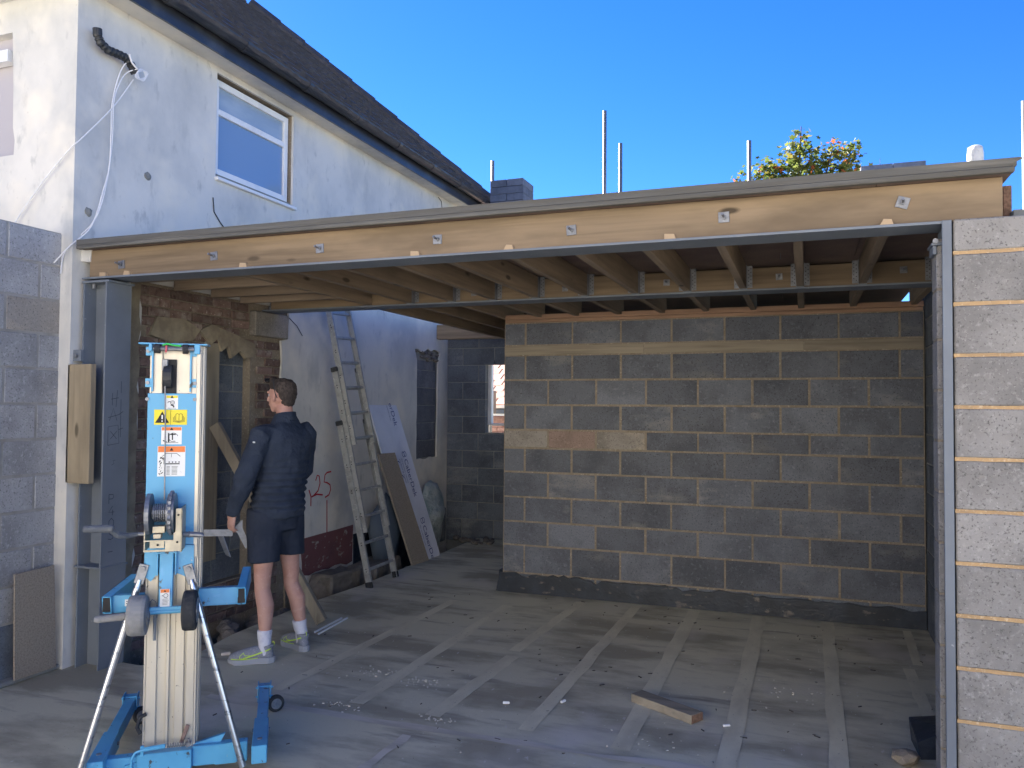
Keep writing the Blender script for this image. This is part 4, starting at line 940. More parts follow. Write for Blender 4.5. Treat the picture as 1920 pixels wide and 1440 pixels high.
# ------------------------------------------------------------ ladder (three sections)
ld = empty('extension_ladder', (-3.86, 6.89, 0), 'dusty aluminium extension ladder leaning on the white wall up to the roof', 'ladder')
foot = Vector((-3.86, 6.89, 0)); top = Vector((-4.44, 6.82, 2.70)); ax_ = (top - foot).normalized(); sd_ = Vector((0.05, 1, 0)).normalized(); sd_ = (sd_ - ax_ * sd_.dot(ax_)).normalized(); out_ = sd_.cross(ax_)
if out_.x < 0: out_ = -out_
secs = [(0.0, 1.60, .235, -.0), (.52, 2.12, .205, .036), (1.36, 2.78, .175, .072)]
for (s0, s1, hw_, off) in secs:
    for sg in (-1, 1):
        p = foot + ax_ * s0 + sd_ * sg * hw_ + out_ * off; q_ = foot + ax_ * s1 + sd_ * sg * hw_ + out_ * off
        mb = MB(); mb.beam(p, q_, .006, .062, up=out_, ch=.001); mb.beam(p + out_ * .028 - sd_ * sg * .010, q_ + out_ * .028 - sd_ * sg * .010, .022, .005, up=out_); mb.beam(p - out_ * .028 - sd_ * sg * .010, q_ - out_ * .028 - sd_ * sg * .010, .022, .005, up=out_)
        st_ = mb.build('stile', 'alu_ladder', ld)
        MB().beam(q_ - ax_ * .035, q_ + ax_ * .012, .03, .07, up=out_, ch=.006).build('end_cap', 'black', st_)
        if s0 == 0: MB().beam(p - ax_ * .0, p + ax_ * .06, .034, .07, up=out_, ch=.006).build('rubber_foot', 'rubber', st_)
        mb = MB(); k = s0 + .17
        while k < s1 - .05:
            for e in (.012, -.012):
                mb.cyl(foot + ax_ * (k + e) + sd_ * sg * (hw_ + .003) + out_ * off, foot + ax_ * (k + e) + sd_ * sg * (hw_ + .0042) + out_ * off, .006, 6)
            k += .25
        mb.build('rivets', 'ink', st_)
    k = s0 + .17 if s0 == 0 else s0 + (.17 - (s0 % .25)) % .25 + .0
    while k < s1 - .04:
        a = foot + ax_ * k - sd_ * hw_ + out_ * off; b = foot + ax_ * k + sd_ * hw_ + out_ * off
        MB().beam(a, b, .028, .028, up=out_, ch=.006).build('rung', 'alu_ladder', ld); k += .25
# ------------------------------------------------------------ material lift
RZ = math.atan2(.585, .811)
lift = empty('material_lift', (-2.744, 2.941, 0), 'blue and silver hand winch material lift standing in the left foreground', 'material lift', RZ)
def LB(name, mt, mb, par=lift, smooth=False): 
    me = mb.mesh(name, mt)
    return obj(name, me, par, None, True, smooth)
# mast: outer U channels front face with grooves (local u,v,z)
mb = MB()
mb.box((-.108, .012, .08), (.10, .022, 1.975))
for (a, b, dpt) in [(-.108, -.062, 0), (-.024, -.008, -.002), (.014, .055, 0), (.062, .10, 0)]:
    mb.box((a, dpt - .0, .10), (b, .013, 1.975 if a < -.05 or a > .05 else .93), .003)
mb.build if False else None
mast = LB('mast', 'alu', mb)
mb = MB(); mb.box((.10, .0, .08), (.109, .21, 1.98), .002).box((.109, .03, .08), (.116, .05, 1.98)).box((.109, .10, .08), (.116, .12, 1.98)).box((-.117, .0, .08), (-.108, .21, 1.98), .002).box((-.108, .2, .08), (.10, .209, 1.98)); LB('mast_side', 'alu', mb)
mb = MB(); mb.box((.085, -.012, 1.0), (.104, .0, 1.985), .002); LB('edge_rail', 'alu', mb)
mb = MB(); mb.box((-.079, .003, 1.757), (-.003, .0125, 1.915)); LB('pulley_slot_dark', 'ink', mb)  # black panel paints the darkness of the pulley recess
mb = MB(); mb.cyl((-.055, .004, 1.835), (-.02, .004, 1.835), .055, 20); LB('pulley', 'black', mb)
mb = MB(); mb.box((-.064, -.02, 1.86), (-.038, 0.0, 1.915), .003); LB('rope_clamp', 'galv', mb)
mb = MB(); mb.box((-.122, -.012, .94), (.088, 0.0, 1.757), .002); LB('blue_plate', 'blue_panel', mb)
for s_ in (-1, 1):
    mb = MB(); c_ = -.022 + s_ * .082; mb.box((c_ - .004, -.016, 1.765), (c_ + .004, -.002, 1.965), .001); mb.box((c_ - (.0 if s_ > 0 else .03), -.01, 1.785), (c_ + (.034 if s_ > 0 else 0), -.002, 1.825), .001); mb.box((c_ - (.0 if s_ > 0 else .03), -.01, 1.93), (c_ + (.034 if s_ > 0 else 0), -.002, 1.97), .001)
    br = LB('pulley_bracket', 'blue', mb)
    mb = MB()
    for z_ in (1.805, 1.95, 1.73): mb.cyl((c_ + s_ * .02, -.017, z_), (c_ + s_ * .02, -.008, z_), .009, 6)
    LB('bolt', 'galv', mb, br)
mb = MB(); mb.box((-.165, -.02, 1.982), (.137, .06, 1.989), .001); mb.box((-.12, -.03, 1.95), (-.105, .0, 1.985), .002).box((.075, -.03, 1.94), (.1, .0, 1.985), .002); LB('top_plate', 'blue', mb)
mb = MB(); mb.cyl((-.10, -.03, 1.962), (.075, -.03, 1.962), .009, 12); LB('pulley_shaft', 'galv', mb)
for c_ in (-.082, .038): mb = MB(); mb.cyl((c_ - .012, -.03, 1.962), (c_ + .012, -.03, 1.962), .022, 18); LB('guide_roller', 'rubber', mb)
mb = MB(); mb.tube([(-.06, -.035, 1.978), (-.04, -.04, 1.984), (-.01, -.04, 1.978), (.02, -.038, 1.976)], .004, 6); LB('green_cord', 'green_tape', mb)
mb = MB(); mb.tube([(-.043, -.041, 1.975), (-.042, -.043, 1.958), (-.045, -.04, 1.945)], .0045, 6); LB('pink_cord', 'pink_tape', mb)
mb = MB(); mb.tube([(-.05, -.022, 1.89), (-.042, -.03, 1.6), (-.038, -.04, 1.27)], .0032, 6); LB('winch_rope', 'galv', mb)
# stickers
def sticker(name, u0, u1, z0, z1, bandc, v=-.0125, paint=None, base='white'):
    mb = MB(); mb.mi = 0; mb.box((u0, v - .0006, z0), (u1, v, z1))
    if bandc:
        mb.mi = 1; h_ = (z1 - z0) * .2; mb.box((u0 + .002, v - .0012, z1 - h_), (u1 - .002, v - .0006, z1 - .001))
    o = LB(name, [base, bandc or base], mb)
    if paint:
        mb = MB(); paint(mb, (u0 + u1) / 2, (z0 + z1) / 2, u1 - u0, z1 - z0, v - .0016); LB('symbol', 'ink', mb, o)
    return o
def tri(mb, cx, cz, s_, v):
    vs = [mb.bm.verts.new((cx + a * s_, v, cz + b * s_)) for a, b in ((-.58, -.5), (.58, -.5), (0, .5))]; mb._f(vs)
def rib(mb, pts, w_, v): mb.ribbon(pts, w_, (0, v, 0), (1, 0, 0), (0, 0, 1))
def circ(mb, cx, cz, r_, w_, v, a0=0, a1=6.29): rib(mb, [(cx + r_ * math.cos(a0 + (a1 - a0) * k / 14), cz + r_ * math.sin(a0 + (a1 - a0) * k / 14)) for k in range(15)], w_, v)
def p1(mb, cx, cz, w_, h_, v):
    tri(mb, cx, cz + h_ * .4, .012, v); circ(mb, cx + .002, cz - .002, .009, .002, v); circ(mb, cx + .002, cz - .002, .004, .0015, v)
    rib(mb, [(cx - .018, cz - .002), (cx - .012, cz + .004), (cx - .006, cz)], .003, v); rib(mb, [(cx - .005, cz - .012), (cx + .006, cz - .016), (cx + .009, cz - .024)], .006, v); rib(mb, [(cx - .018, cz - .028), (cx + .018, cz - .028)], .001, v)
def p3(mb, cx, cz, w_, h_, v):
    tri(mb, cx, cz + h_ * .4, .013, v); circ(mb, cx + .008, cz - .008, .020, .0022, v, .3, 5.2); rib(mb, [(cx - .012, cz + .012), (cx - .012, cz - .03)], .006, v); rib(mb, [(cx + .004, cz + .012), (cx + .004, cz - .02)], .005, v)
    rib(mb, [(cx - .005, cz + .006), (cx + .018, cz + .006)], .005, v); rib(mb, [(cx - .036, cz - .022), (cx - .02, cz - .03)], .005, v); rib(mb, [(cx - .02, cz - .032), (cx + .03, cz - .032)], .0018, v)
def p4(mb, cx, cz, w_, h_, v):
    tri(mb, cx, cz + h_ * .40, .014, v); rib(mb, [(cx - .04, cz + .022), (cx - .022, cz + .036), (cx + .022, cz + .036), (cx + .038, cz + .022)], .0022, v); rib(mb, [(cx, cz + .034), (cx, cz + .018)], .0016, v)
    rib(mb, [(cx - .03, cz - .012), (cx + .036, cz - .012)], .005, v); rib(mb, [(cx - .03, cz + .012), (cx - .03, cz - .014)], .006, v)
    for k in range(4): rib(mb, [(cx - .012 + k * .014, cz - .004), (cx - .006 + k * .014, cz - .004)], .005, v)
    for k in range(7): rib(mb, [(cx - .02, cz - .024 - k * .006), (cx - .006, cz - .024 - k * .006)], .0018, v); rib(mb, [(cx + .002, cz - .024 - k * .006), (cx + .026, cz - .024 - k * .006)], .0018, v)
    rng = random.Random(4)
    for k in range(16):
        x = cx + rng.uniform(-.052, -.036); z_ = cz + rng.uniform(-.065, .02); rib(mb, [(x, z_), (x + rng.uniform(-.006, .01), z_ + rng.uniform(-.01, .01))], rng.uniform(.002, .005), v)
sticker('warning_sticker', -.044, .008, 1.685, 1.748, 'yellow', paint=p1)
def p2(mb, cx, cz, w_, h_, v):
    tri(mb, cx - .036, cz, .052, v); rib(mb, [(cx, cz - h_ / 2), (cx, cz + h_ / 2)], .0012, v)
    for k, g_ in enumerate((0, .005, .010)):
        rib(mb, [(cx + .036 - .014 - g_, cz + .013 - g_ * 1.3), (cx + .036 - .014 - g_, cz - .014 - g_ * .6), (cx + .036, cz - .018 - g_ * .6), (cx + .036 + .014 + g_, cz - .014 - g_ * .6), (cx + .036 + .014 + g_, cz + .013 - g_ * 1.3)], .0017, v)
    rib(mb, [(cx + .022, cz + .013), (cx + .029, cz + .018), (cx + .036, cz + .013), (cx + .043, cz + .018), (cx + .050, cz + .013)], .0017, v); rib(mb, [(cx + .036, cz + .013), (cx + .036, cz - .016)], .0014, v)
y2 = sticker('warning_sticker', -.093, .048, 1.612, 1.682, None, paint=p2, base='yellow')
mb = MB(); rib(mb, [(-.058, 1.657), (-.0585, 1.638)], .006, -.0155); circ(mb, -.0585, 1.629, .0018, .003, -.0155); LB('exclamation', 'white_clean', mb, y2)
sticker('warning_sticker', -.061, .027, 1.522, 1.602, 'orange', paint=p3)
sticker('warning_sticker', -.075, .044, 1.375, 1.514, 'orange', paint=p4)
# housing under the winch
mb = MB(); mb.box((-.112, -.018, .98), (.090, -.0125, 1.06)); mb.prism([(-.112, 1.06), (.09, 1.06), (.092, .93), (.06, .915), (.02, .935), (.012, 1.02), (-.058, 1.02), (-.064, .935), (-.09, .90), (-.112, .92)], (0, -.03, 0), (1, 0, 0), (0, 0, 1), (0, .03, 0)); LB('winch_mount', 'blue', mb)
mb = MB(); mb.beam((-.022, -.035, 1.03), (-.018, -.085, .785), .058, .03, up=(0, -1, 0), ch=.003); LB('handle_strut', 'blue', mb)
mb = MB(); mb.box((-.066, -.05, .93), (-.058, -.0, 1.035), .001).box((.012, -.05, .93), (.02, -.0, 1.035), .001).box((-.066, -.052, 1.028), (.02, -.0, 1.036), .001); LB('strut_bracket', 'blue', mb)
o5 = sticker('warning_sticker', -.040, .000, .800, .878, 'orange', v=-.098, paint=lambda mb, cx, cz, w_, h_, v: (tri(mb, cx, cz + h_ * .4, .010, v), circ(mb, cx + .004, cz + .010, .009, .002, v), rib(mb, [(cx - .012, cz + .01), (cx - .008, cz + .01)], .004, v), [rib(mb, [(cx - .01, cz - .006 - k * .006), (cx + .012, cz - .004 - k * .006)], .0014, v) for k in range(5)]))
mb = MB(); mb.cyl((-.112, -.10, .778), (.06, -.10, .778), .010, 12); mb.box((-.11, -.105, .785), (.058, -.088, .80), .002); LB('axle', 'blue', mb)
def wheel(cx, cy, cz, r_, w_, mt='rubber', par=lift, name='wheel', hub='galv'):
    prof_ = [(r_ * .82, -w_ / 2), (r_ * .95, -w_ / 2 * .92), (r_, -w_ / 2 * .6), (r_, w_ / 2 * .6), (r_ * .95, w_ / 2 * .92), (r_ * .82, w_ / 2)]
    mb = MB(); n = 28; rings = []
    for k in range(n):
        a = 2 * math.pi * k / n; rings.append([mb.bm.verts.new((cx + y, cy + rr_ * math.cos(a), cz + rr_ * math.sin(a))) for rr_, y in prof_])
    for k in range(n):
        for j in range(len(prof_) - 1): mb._f([rings[k][j], rings[(k + 1) % n][j], rings[(k + 1) % n][j + 1], rings[k][j + 1]])
    mb._f([rings[k][0] for k in range(n)]); mb._f([rings[k][-1] for k in range(n)][::-1])
    o = LB(name, mt, mb, par, False); 
    mb = MB(); mb.cyl((cx - w_ / 2 - .003, cy, cz), (cx + w_ / 2 + .003, cy, cz), r_ * .62, 20); h1 = LB('hub', hub, mb, o)
    mb = MB(); mb.cyl((cx - w_ / 2 - .008, cy, cz), (cx + w_ / 2 + .008, cy, cz), r_ * .18, 10)
    for k in range(5):
        a = k * 1.257; 
        for sx in (-1, 1): mb.cyl((cx + sx * (w_ / 2 + .003), cy + r_ * .4 * math.cos(a), cz + r_ * .4 * math.sin(a)), (cx + sx * (w_ / 2 + .0045), cy + r_ * .4 * math.cos(a), cz + r_ * .4 * math.sin(a)), r_ * .09, 8)
    LB('hub_cap', 'steel', mb, o)
    return o
wheel(-.124, -.13, .775, .088, .078, 'grey_rubber', name='transport_wheel'); wheel(.090, -.13, .785, .088, .060, name='transport_wheel')
mb = MB(); mb.tube([(-.30, -.12, .765), (-.285, -.12, .765), (-.17, -.12, .772)], [.012, .016, .016], 12); LB('roller_handle', 'grey_rubber', mb)
mb = MB(); mb.tube([(-.058, -.05, .74), (-.055, -.06, .78), (-.062, -.06, .815), (-.078, -.06, .826), (-.09, -.06, .81)], .0022, 6); mb.cyl((-.067, -.05, .64), (-.066, -.05, .765), .007, 8); LB('locking_pin', 'steel', mb)
# winch
mb = MB(); mb.cyl((-.078, -.10, 1.22), (-.010, -.10, 1.22), .030, 20); dr = LB('drum', 'galv', mb)
mb = MB()
for k in range(8):
    c_ = -.074 + k * .0085; pts = [(c_ + .0085 * t / 16, -.10 + .0375 * math.cos(2 * math.pi * t / 16), 1.22 + .0375 * math.sin(2 * math.pi * t / 16)) for t in range(17)]; mb.tube(pts, .0042, 6)
LB('wound_rope', 'galv', mb, dr)
mb = MB(); mb.cyl((-.100, -.10, 1.215), (-.082, -.10, 1.215), .092, 32); LB('drum_flange', 'galv', mb)
mb = MB(); n = 48; pr_ = []
for k in range(n): a = 2 * math.pi * k / n; rr_ = .100 if k % 2 else .0945; pr_.append((-.10 + rr_ * math.cos(a), 1.218 + rr_ * math.sin(a)))
mb.prism(pr_, (-.004, 0, 0), (0, 1, 0), (0, 0, 1), (.012, 0, 0)); mb.prism([(-.10 + (a + .10) * .93, 1.218 + (b - 1.218) * .93) for a, b in pr_[::2]], (-.012, 0, 0), (0, 1, 0), (0, 0, 1), (.030, 0, 0)); LB('gear', 'galv', mb)
mb = MB(); mb.prism([(.026, 1.243), (.052, 1.243), (.052, 1.055), (-.016, 1.055), (-.016, 1.105), (.018, 1.105), (.018, 1.135), (.026, 1.14)], (0, -.155, 0), (1, 0, 0), (0, 0, 1), (0, .006, 0)); mb.box((.046, -.155, 1.05), (.052, -.012, 1.245), .001).box((-.104, -.15, 1.055), (-.099, -.012, 1.20), .001).box((-.104, -.155, 1.055), (-.016, -.149, 1.063)).box((-.104, -.155, 1.10), (-.016, -.151, 1.106)).box((-.08, -.15, 1.07), (-.02, -.146, 1.10), .001)
LB('winch_frame', 'cream', mb)
mb = MB(); mb.box((-.072, -.14, 1.135), (-.02, -.09, 1.165), .002).box((-.066, -.15, 1.112), (-.034, -.10, 1.132), .002); LB('pawl', 'cream', mb)
mb = MB()
for (u_, z_) in ((.037, 1.215), (.034, 1.095), (-.046, 1.085)): mb.cyl((u_, -.158, z_), (u_, -.1545, z_), .005, 8)
LB('frame_hole_dark', 'ink', mb)  # solid black discs stand in for the dark inside the holes
mb = MB(); mb.cyl((-.135, -.12, 1.13), (-.1, -.12, 1.13), .008, 10); LB('crank_shaft', 'galv', mb); mb = MB(); mb.tube([(.052, -.12, 1.122), (.076, -.12, 1.122), (.079, -.12, 1.122), (.083, -.12, 1.122), (.13, -.12, 1.118), (.138, -.12, 1.112)], [.008, .008, .016, .013, .012, .010], 10); LB('crank_shaft', 'galv', mb)
mb = MB(); mb.tube([(-.135, -.12, 1.13), (-.17, -.14, 1.128), (-.205, -.17, 1.135), (-.23, -.19, 1.165)], [.010, .013, .014, .012], 8); mb2_ = mb; cr = LB('crank_arm', 'grip', mb2_)
mb = MB(); mb.tube([(-.215, -.19, 1.168), (-.222, -.19, 1.168), (-.33, -.19, 1.168), (-.338, -.19, 1.168)], [.011, .0165, .0165, .010], 12); LB('grip', 'grip', mb, cr)
mb = MB(); 
for k in range(5): c_ = .056 + k * .005; mb.tube([(c_, -.12 + .012 * math.cos(t * .785), 1.122 + .012 * math.sin(t * .785)) for t in range(9)], .0018, 5)
LB('spring', 'steel', mb)
# carriage bars with open square ends
def sqtube(p, q, s_, hh_, par=lift, name='carriage_bar', mt='blue'):
    p, q = Vector(p), Vector(q); d = (q - p).normalized(); y = Vector((0, 0, 1)).cross(d).normalized(); z_ = d.cross(y); th = .004
    mb = MB()
    for (a, b) in ((1, 0), (-1, 0)):
        mb.beam(p + y * a * (s_ / 2 - th / 2), q + y * a * (s_ / 2 - th / 2), th, hh_)
    for b in (1, -1): mb.beam(p + z_ * b * (hh_ / 2 - th / 2), q + z_ * b * (hh_ / 2 - th / 2), s_, th)
    return LB(name, mt, mb, par)
sqtube((.113, .01, .812), (.285, .01, .812), .03, .082); sqtube((-.255, .01, .802), (-.121, .01, .802), .03, .080)
sqtube((.302, -.02, .812), (.312, .26, .855), .038, .082, name='carriage_arm'); sqtube((-.272, -.02, .802), (-.20, .26, .845), .040, .078, name='carriage_arm')
mb = MB(); mb.box((.285, -.0185, .78), (.319, -.0165, .845)); LB('tube_mouth_dark', 'ink', mb); mb = MB(); mb.box((-.289, -.0185, .772), (-.255, -.0165, .834)); LB('tube_mouth_dark', 'ink', mb)  # black panels paint the shade inside the open tube ends
mb = MB(); mb.box((-.20, -.0065, .79), (-.165, -.0055, .82)); s6 = LB('label_sticker', 'white', mb)
mb = MB(); rib(mb, [(-.195, .812), (-.17, .812)], .003, -.0075); rib(mb, [(-.195, .802), (-.175, .802)], .003, -.0075); LB('symbol', 'ink', mb, s6)
# brace tubes, base and legs
for (a, b) in (((-.122, -.035, .962), (-.345, -.12, .115)), ((.070, -.035, .952), (.325, -.11, .06))):
    a, b = Vector(a), Vector(b); d = (b - a).normalized()
    mb = MB(); mb.tube([a + d * .05, a + d * .09, b], [.010, .0155, .0155], 12); o = LB('brace', 'zinc_tube', mb)
    mb = MB(); mb.beam(a - d * .02, a + d * .07, .042, .006, up=(0, -1, 0), ch=.002); mb.cyl(a + Vector((0, -.008, 0)), a + Vector((0, -.016, 0)), .012, 8); LB('brace_lug', 'galv', mb, o)
mb = MB(); mb.box((-.13, -.05, .05), (.10, .0, .135), .003).box((.10, -.03, .05), (.34, .02, .14), .003).box((-.30, -.03, .05), (-.13, .02, .12), .003); mb.prism([(.10, .14), (.24, .175), (.22, .14)], (0, 0, 0), (1, 0, 0), (0, 0, 1), (0, .02, 0)); mb.prism([(.18, .135), (.29, .145), (.29, .05), (.2, .05)], (0, -.035, 0), (1, 0, 0), (0, 0, 1), (0, .005, 0)); mb.prism([(-.18, .09), (-.13, .10), (-.13, .06), (-.18, .06)], (0, -.05, 0), (1, 0, 0), (0, 0, 1), (0, .03, 0)); base = LB('base', 'blue', mb)
mb = MB(); mb.tube([(-.10, -.06, .160), (-.01, -.06, .168)], .010, 10).tube([(-.10, -.06, .160), (-.135, -.06, .150), (-.15, -.06, .12), (-.15, -.06, .05)], .006, 8); mb.box((-.115, -.06, .13), (-.10, -.045, .175), .002); LB('latch_rod', 'blue', mb, base)
mb = MB(); pts = [( -.005 + .085 * t / 120, -.06 + .009 * math.cos(t * .628), .168 + .009 * math.sin(t * .628)) for t in range(121)]; mb.tube(pts, .0016, 5); LB('spring', 'steel', mb, base)
mb = MB(); mb.cyl((.085, -.065, .165), (.085, -.03, .165), .011, 10).box((.082, -.06, .165), (.090, -.05, .19)); LB('bolt', 'galv', mb, base)
mb = MB(); mb.beam((.050, -.012, .155), (.078, -.012, .235), .018, .01, up=(0, -1, 0), ch=.003); LB('latch', 'brick', mb)
mb = MB(); mb.tube([(-.10, -.01, .30), (-.125, -.02, .29), (-.135, -.03, .25), (-.12, -.03, .22)], .009, 8); LB('rubber_catch', 'rubber', mb)
for (u_, lb_) in ((-.29, 0), (.395, 1)):
    mb = MB(); mb.box((u_ - .026, .02, .07), (u_ + .026, .74, .135), .003); mb.box((u_ - .034, -.10, .06), (u_ + .034, .25, .142), .003) ; leg = LB('leg', 'blue', mb)
    mb = MB(); mb.box((u_ - .036, .69, .06), (u_ - .030, .77, .155), .001).box((u_ + .030, .69, .06), (u_ + .036, .77, .155), .001).box((u_ - .036, .72, .135), (u_ + .036, .77, .142), .001)
    for z_ in (.08, .13):
        mb.cyl((u_ - .046, .73, z_), (u_ + .046, .73, z_), .006, 8)
    LB('caster_bracket', 'blue', mb, leg)
    cw_ = wheel(0, 0, 0, .046, .024, 'rubber', leg, 'caster', 'galv'); cw_.matrix_basis = Matrix.Translation((u_ + .062, .70, .047)) @ Matrix.Rotation(math.radians(-72), 4, 'Z')
    mb = MB(); mb.cyl((u_ - .042, .20, .10), (u_ + .042, .20, .10), .009, 8).cyl((u_, -.02, .143), (u_, -.02, .146), .012, 12); LB('bolt', 'steel', mb, leg)
# ------------------------------------------------------------ person
def blob(name, chains, voxel, mt, par, smooth_it=6, post=None):
    """chains: list of [(p, a, b, e1)] elliptical rings; joined, voxel remeshed and smoothed into one skin"""
    mb = MB()
    for ch_ in chains:
        ax = ch_.get('axes'); P = [Vector(p[0]) for p in ch_['r']]; n = 18; rings = []
        prevu = None
        for i, rr_ in enumerate(ch_['r']):
            p = P[i]; a, b = rr_[1], rr_[2]
            if ax: u, v = Vector(ax[0]), Vector(ax[1])
            else:
                t = (P[min(i + 1, len(P) - 1)] - P[max(i - 1, 0)]).normalized(); u0 = prevu or (Vector((0, 0, 1)) if abs(t.z) < .9 else Vector((1, 0, 0)))
                u = (u0 - t * u0.dot(t)).normalized(); v = t.cross(u); prevu = u
            rings.append([mb.bm.verts.new(p + u * a * math.cos(2 * math.pi * k / n) + v * b * math.sin(2 * math.pi * k / n)) for k in range(n)])
        for i in range(len(rings) - 1):
            for k in range(n): mb._f([rings[i][k], rings[i][(k + 1) % n], rings[i + 1][(k + 1) % n], rings[i + 1][k]])
        # domed caps
        for ring_, sgn, q in ((rings[0], -1, 0), (rings[-1], 1, -1)):
            t = (P[1] - P[0]).normalized() if q == 0 else (P[-1] - P[-2]).normalized()
            rad = min(ch_['r'][q][1], ch_['r'][q][2]) * ch_.get('dome', .6); c_ = mb.bm.verts.new(P[q] + t * sgn * rad)
            mid = [mb.bm.verts.new(P[q] + (v.co - P[q]) * .7 + t * sgn * rad * .72) for v in ring_]
            for k in range(n): mb._f([ring_[k], ring_[(k + 1) % n], mid[(k + 1) % n], mid[k]]); mb._f([mid[k], mid[(k + 1) % n], c_])
    me = mb.mesh(name, mt); o = bpy.data.objects.new('tmp', me); COL.objects.link(o)
    md = o.modifiers.new('r', 'REMESH'); md.mode = 'VOXEL'; md.voxel_size = voxel; md.use_smooth_shade = True
    ms = o.modifiers.new('s', 'SMOOTH'); ms.factor = .5; ms.iterations = smooth_it
    dg = bpy.context.evaluated_depsgraph_get(); dg.update(); me2 = bpy.data.meshes.new_from_object(o.evaluated_get(dg)); bpy.data.objects.remove(o)
    me2.name = name; me2.materials.clear(); me2.materials.append(M[mt])
    if post: post(me2)
    me2.polygons.foreach_set('use_smooth', [True] * len(me2.polygons))
    return obj(name, me2, par, None, True)
def C(*pts, axes=None, dome=.6): return dict(r=[(p[0], p[1], p[2] if len(p) > 2 else p[1]) for p in pts], axes=axes, dome=dome)
# local frame: x = forward, y = person's left, z up
AF = math.radians(170)
ps = empty('person', (-3.42, 4.62, 0), 'person seen from behind in dark jacket, shorts, white socks and grey trainers', 'person', AF)
X3, Y3 = (1, 0, 0), (0, 1, 0)
def w2l(x, y):   # world xy -> local
    dx, dy = x + 3.42, y - 4.62; c_, s_ = math.cos(AF), math.sin(AF); return (dx * c_ + dy * s_, -dx * s_ + dy * c_)
Lf = w2l(-3.335, 4.50); Lt = w2l(-3.575, 4.355); Rf = w2l(-3.265, 4.765); Rt = w2l(-3.535, 4.875)
La = (Lf[0] + (Lt[0] - Lf[0]) * .22, Lf[1] + (Lt[1] - Lf[1]) * .22); Ra = (Rf[0] + (Rt[0] - Rf[0]) * .22, Rf[1] + (Rt[1] - Rf[1]) * .22)
HX, HY = .0, .0
hipc = Vector((.02, -.01, .98))
hL, hR = hipc + Vector((0, .095, 0)), hipc + Vector((0, -.095, 0))
kL = Vector((La[0] * .55 + .035, La[1] * .6 + .03, .51)); kR = Vector((Ra[0] * .55 + .035, Ra[1] * .6 - .03, .51))
aL, aR = Vector((La[0], La[1], .10)), Vector((Ra[0], Ra[1], .10))
shc = Vector((-.05, -.02, 1.56)); shL = shc + Vector((.015, .19, -.035)); shR = shc + Vector((-.015, -.19, -.03))
elL = Vector((-.005, .275, 1.25)); wrL = Vector((.135, .26, .99)); elR = Vector((.02, -.28, 1.25)); wrR = Vector((.23, -.20, 1.03))
neck = Vector((-.045, -.02, 1.60)); hd_ = Vector((-.005, -.015, 1.775))
# turn of the head relative to the body
ht = math.radians(10); hf = Vector((math.cos(ht), math.sin(ht), 0)); hl = Vector((-math.sin(ht), math.cos(ht), 0))
def leg_chain(h_, k_, a_):
    c1 = k_.lerp(a_, .35) - Vector((.022, 0, 0))
    return [C((h_, .088, .085), (h_.lerp(k_, .3), .083), (h_.lerp(k_, .7), .066), (k_ + Vector((0, 0, .03)), .056), (k_ - Vector((0, 0, .045)), .052), (c1, .0575), (k_.lerp(a_, .62) - Vector((.012, 0, 0)), .046), (a_ + Vector((0, 0, .06)), .031), (a_, .029))]
body = []
body += leg_chain(hL, kL, aL) + leg_chain(hR, kR, aR)
for a_, t_ in ((aL, Lt), (aR, Rt)): body.append(C((a_ - Vector((0, 0, .02)), .030), (Vector((t_[0] * .5 + a_.x * .5, t_[1] * .5 + a_.y * .5, .045)), .026, .02), (Vector((t_[0] * .8 + a_.x * .2, t_[1] * .8 + a_.y * .2, .045)), .026, .016)))
body.append(C((hipc - Vector((0, 0, .08)), .10, .15), (hipc, .115, .165), (Vector((.0, -.01, 1.12)), .10, .145), (Vector((-.03, -.015, 1.32)), .115, .165), (Vector((-.05, -.02, 1.48)), .105, .18), (Vector((-.05, -.02, 1.57)), .06, .11), axes=(X3, Y3)))
body.append(C((Vector((-.05, -.02, 1.52)), .062), (neck + Vector((0, 0, .02)), .058), (neck + Vector((.015, 0, .10)), .056)))
for s_, e_, w_ in ((shL, elL, wrL), (shR, elR, wrR)): body.append(C((s_, .055), (s_.lerp(e_, .5), .048), (e_, .040), (e_.lerp(w_, .4), .041), (w_, .028, .024)))
# head: skull, jaw, nose, brow, ears
body.append(C((hd_ - Vector((0, 0, .035)) + hf * -.005, .082, .068), (hd_ + hf * -.01, .096, .074), (hd_ + Vector((0, 0, .04)) + hf * -.012, .095, .075), (hd_ + Vector((0, 0, .075)) + hf * -.015, .078, .062), axes=(hf, hl), dome=.5))
body.append(C((hd_ + hf * .045 - Vector((0, 0, .105)), .026, .030), (hd_ + hf * .03 - Vector((0, 0, .075)), .050, .050), (hd_ + hf * .02 - Vector((0, 0, .03)), .070, .062), axes=(hf, hl), dome=.4))
body.append(C((hd_ + hf * .088 + Vector((0, 0, .005)), .010), (hd_ + hf * .102 - Vector((0, 0, .022)), .013), (hd_ + hf * .100 - Vector((0, 0, .034)), .014)))
body.append(C((hd_ + hf * .082 - Vector((0, 0, .062)) - hl * .016, .008), (hd_ + hf * .088 - Vector((0, 0, .060)), .009), (hd_ + hf * .082 - Vector((0, 0, .062)) + hl * .016, .008)))
body.append(C((hd_ + hf * .080 + Vector((0, 0, .024)) - hl * .038, .009), (hd_ + hf * .090 + Vector((0, 0, .022)), .009), (hd_ + hf * .080 + Vector((0, 0, .024)) + hl * .038, .009)))
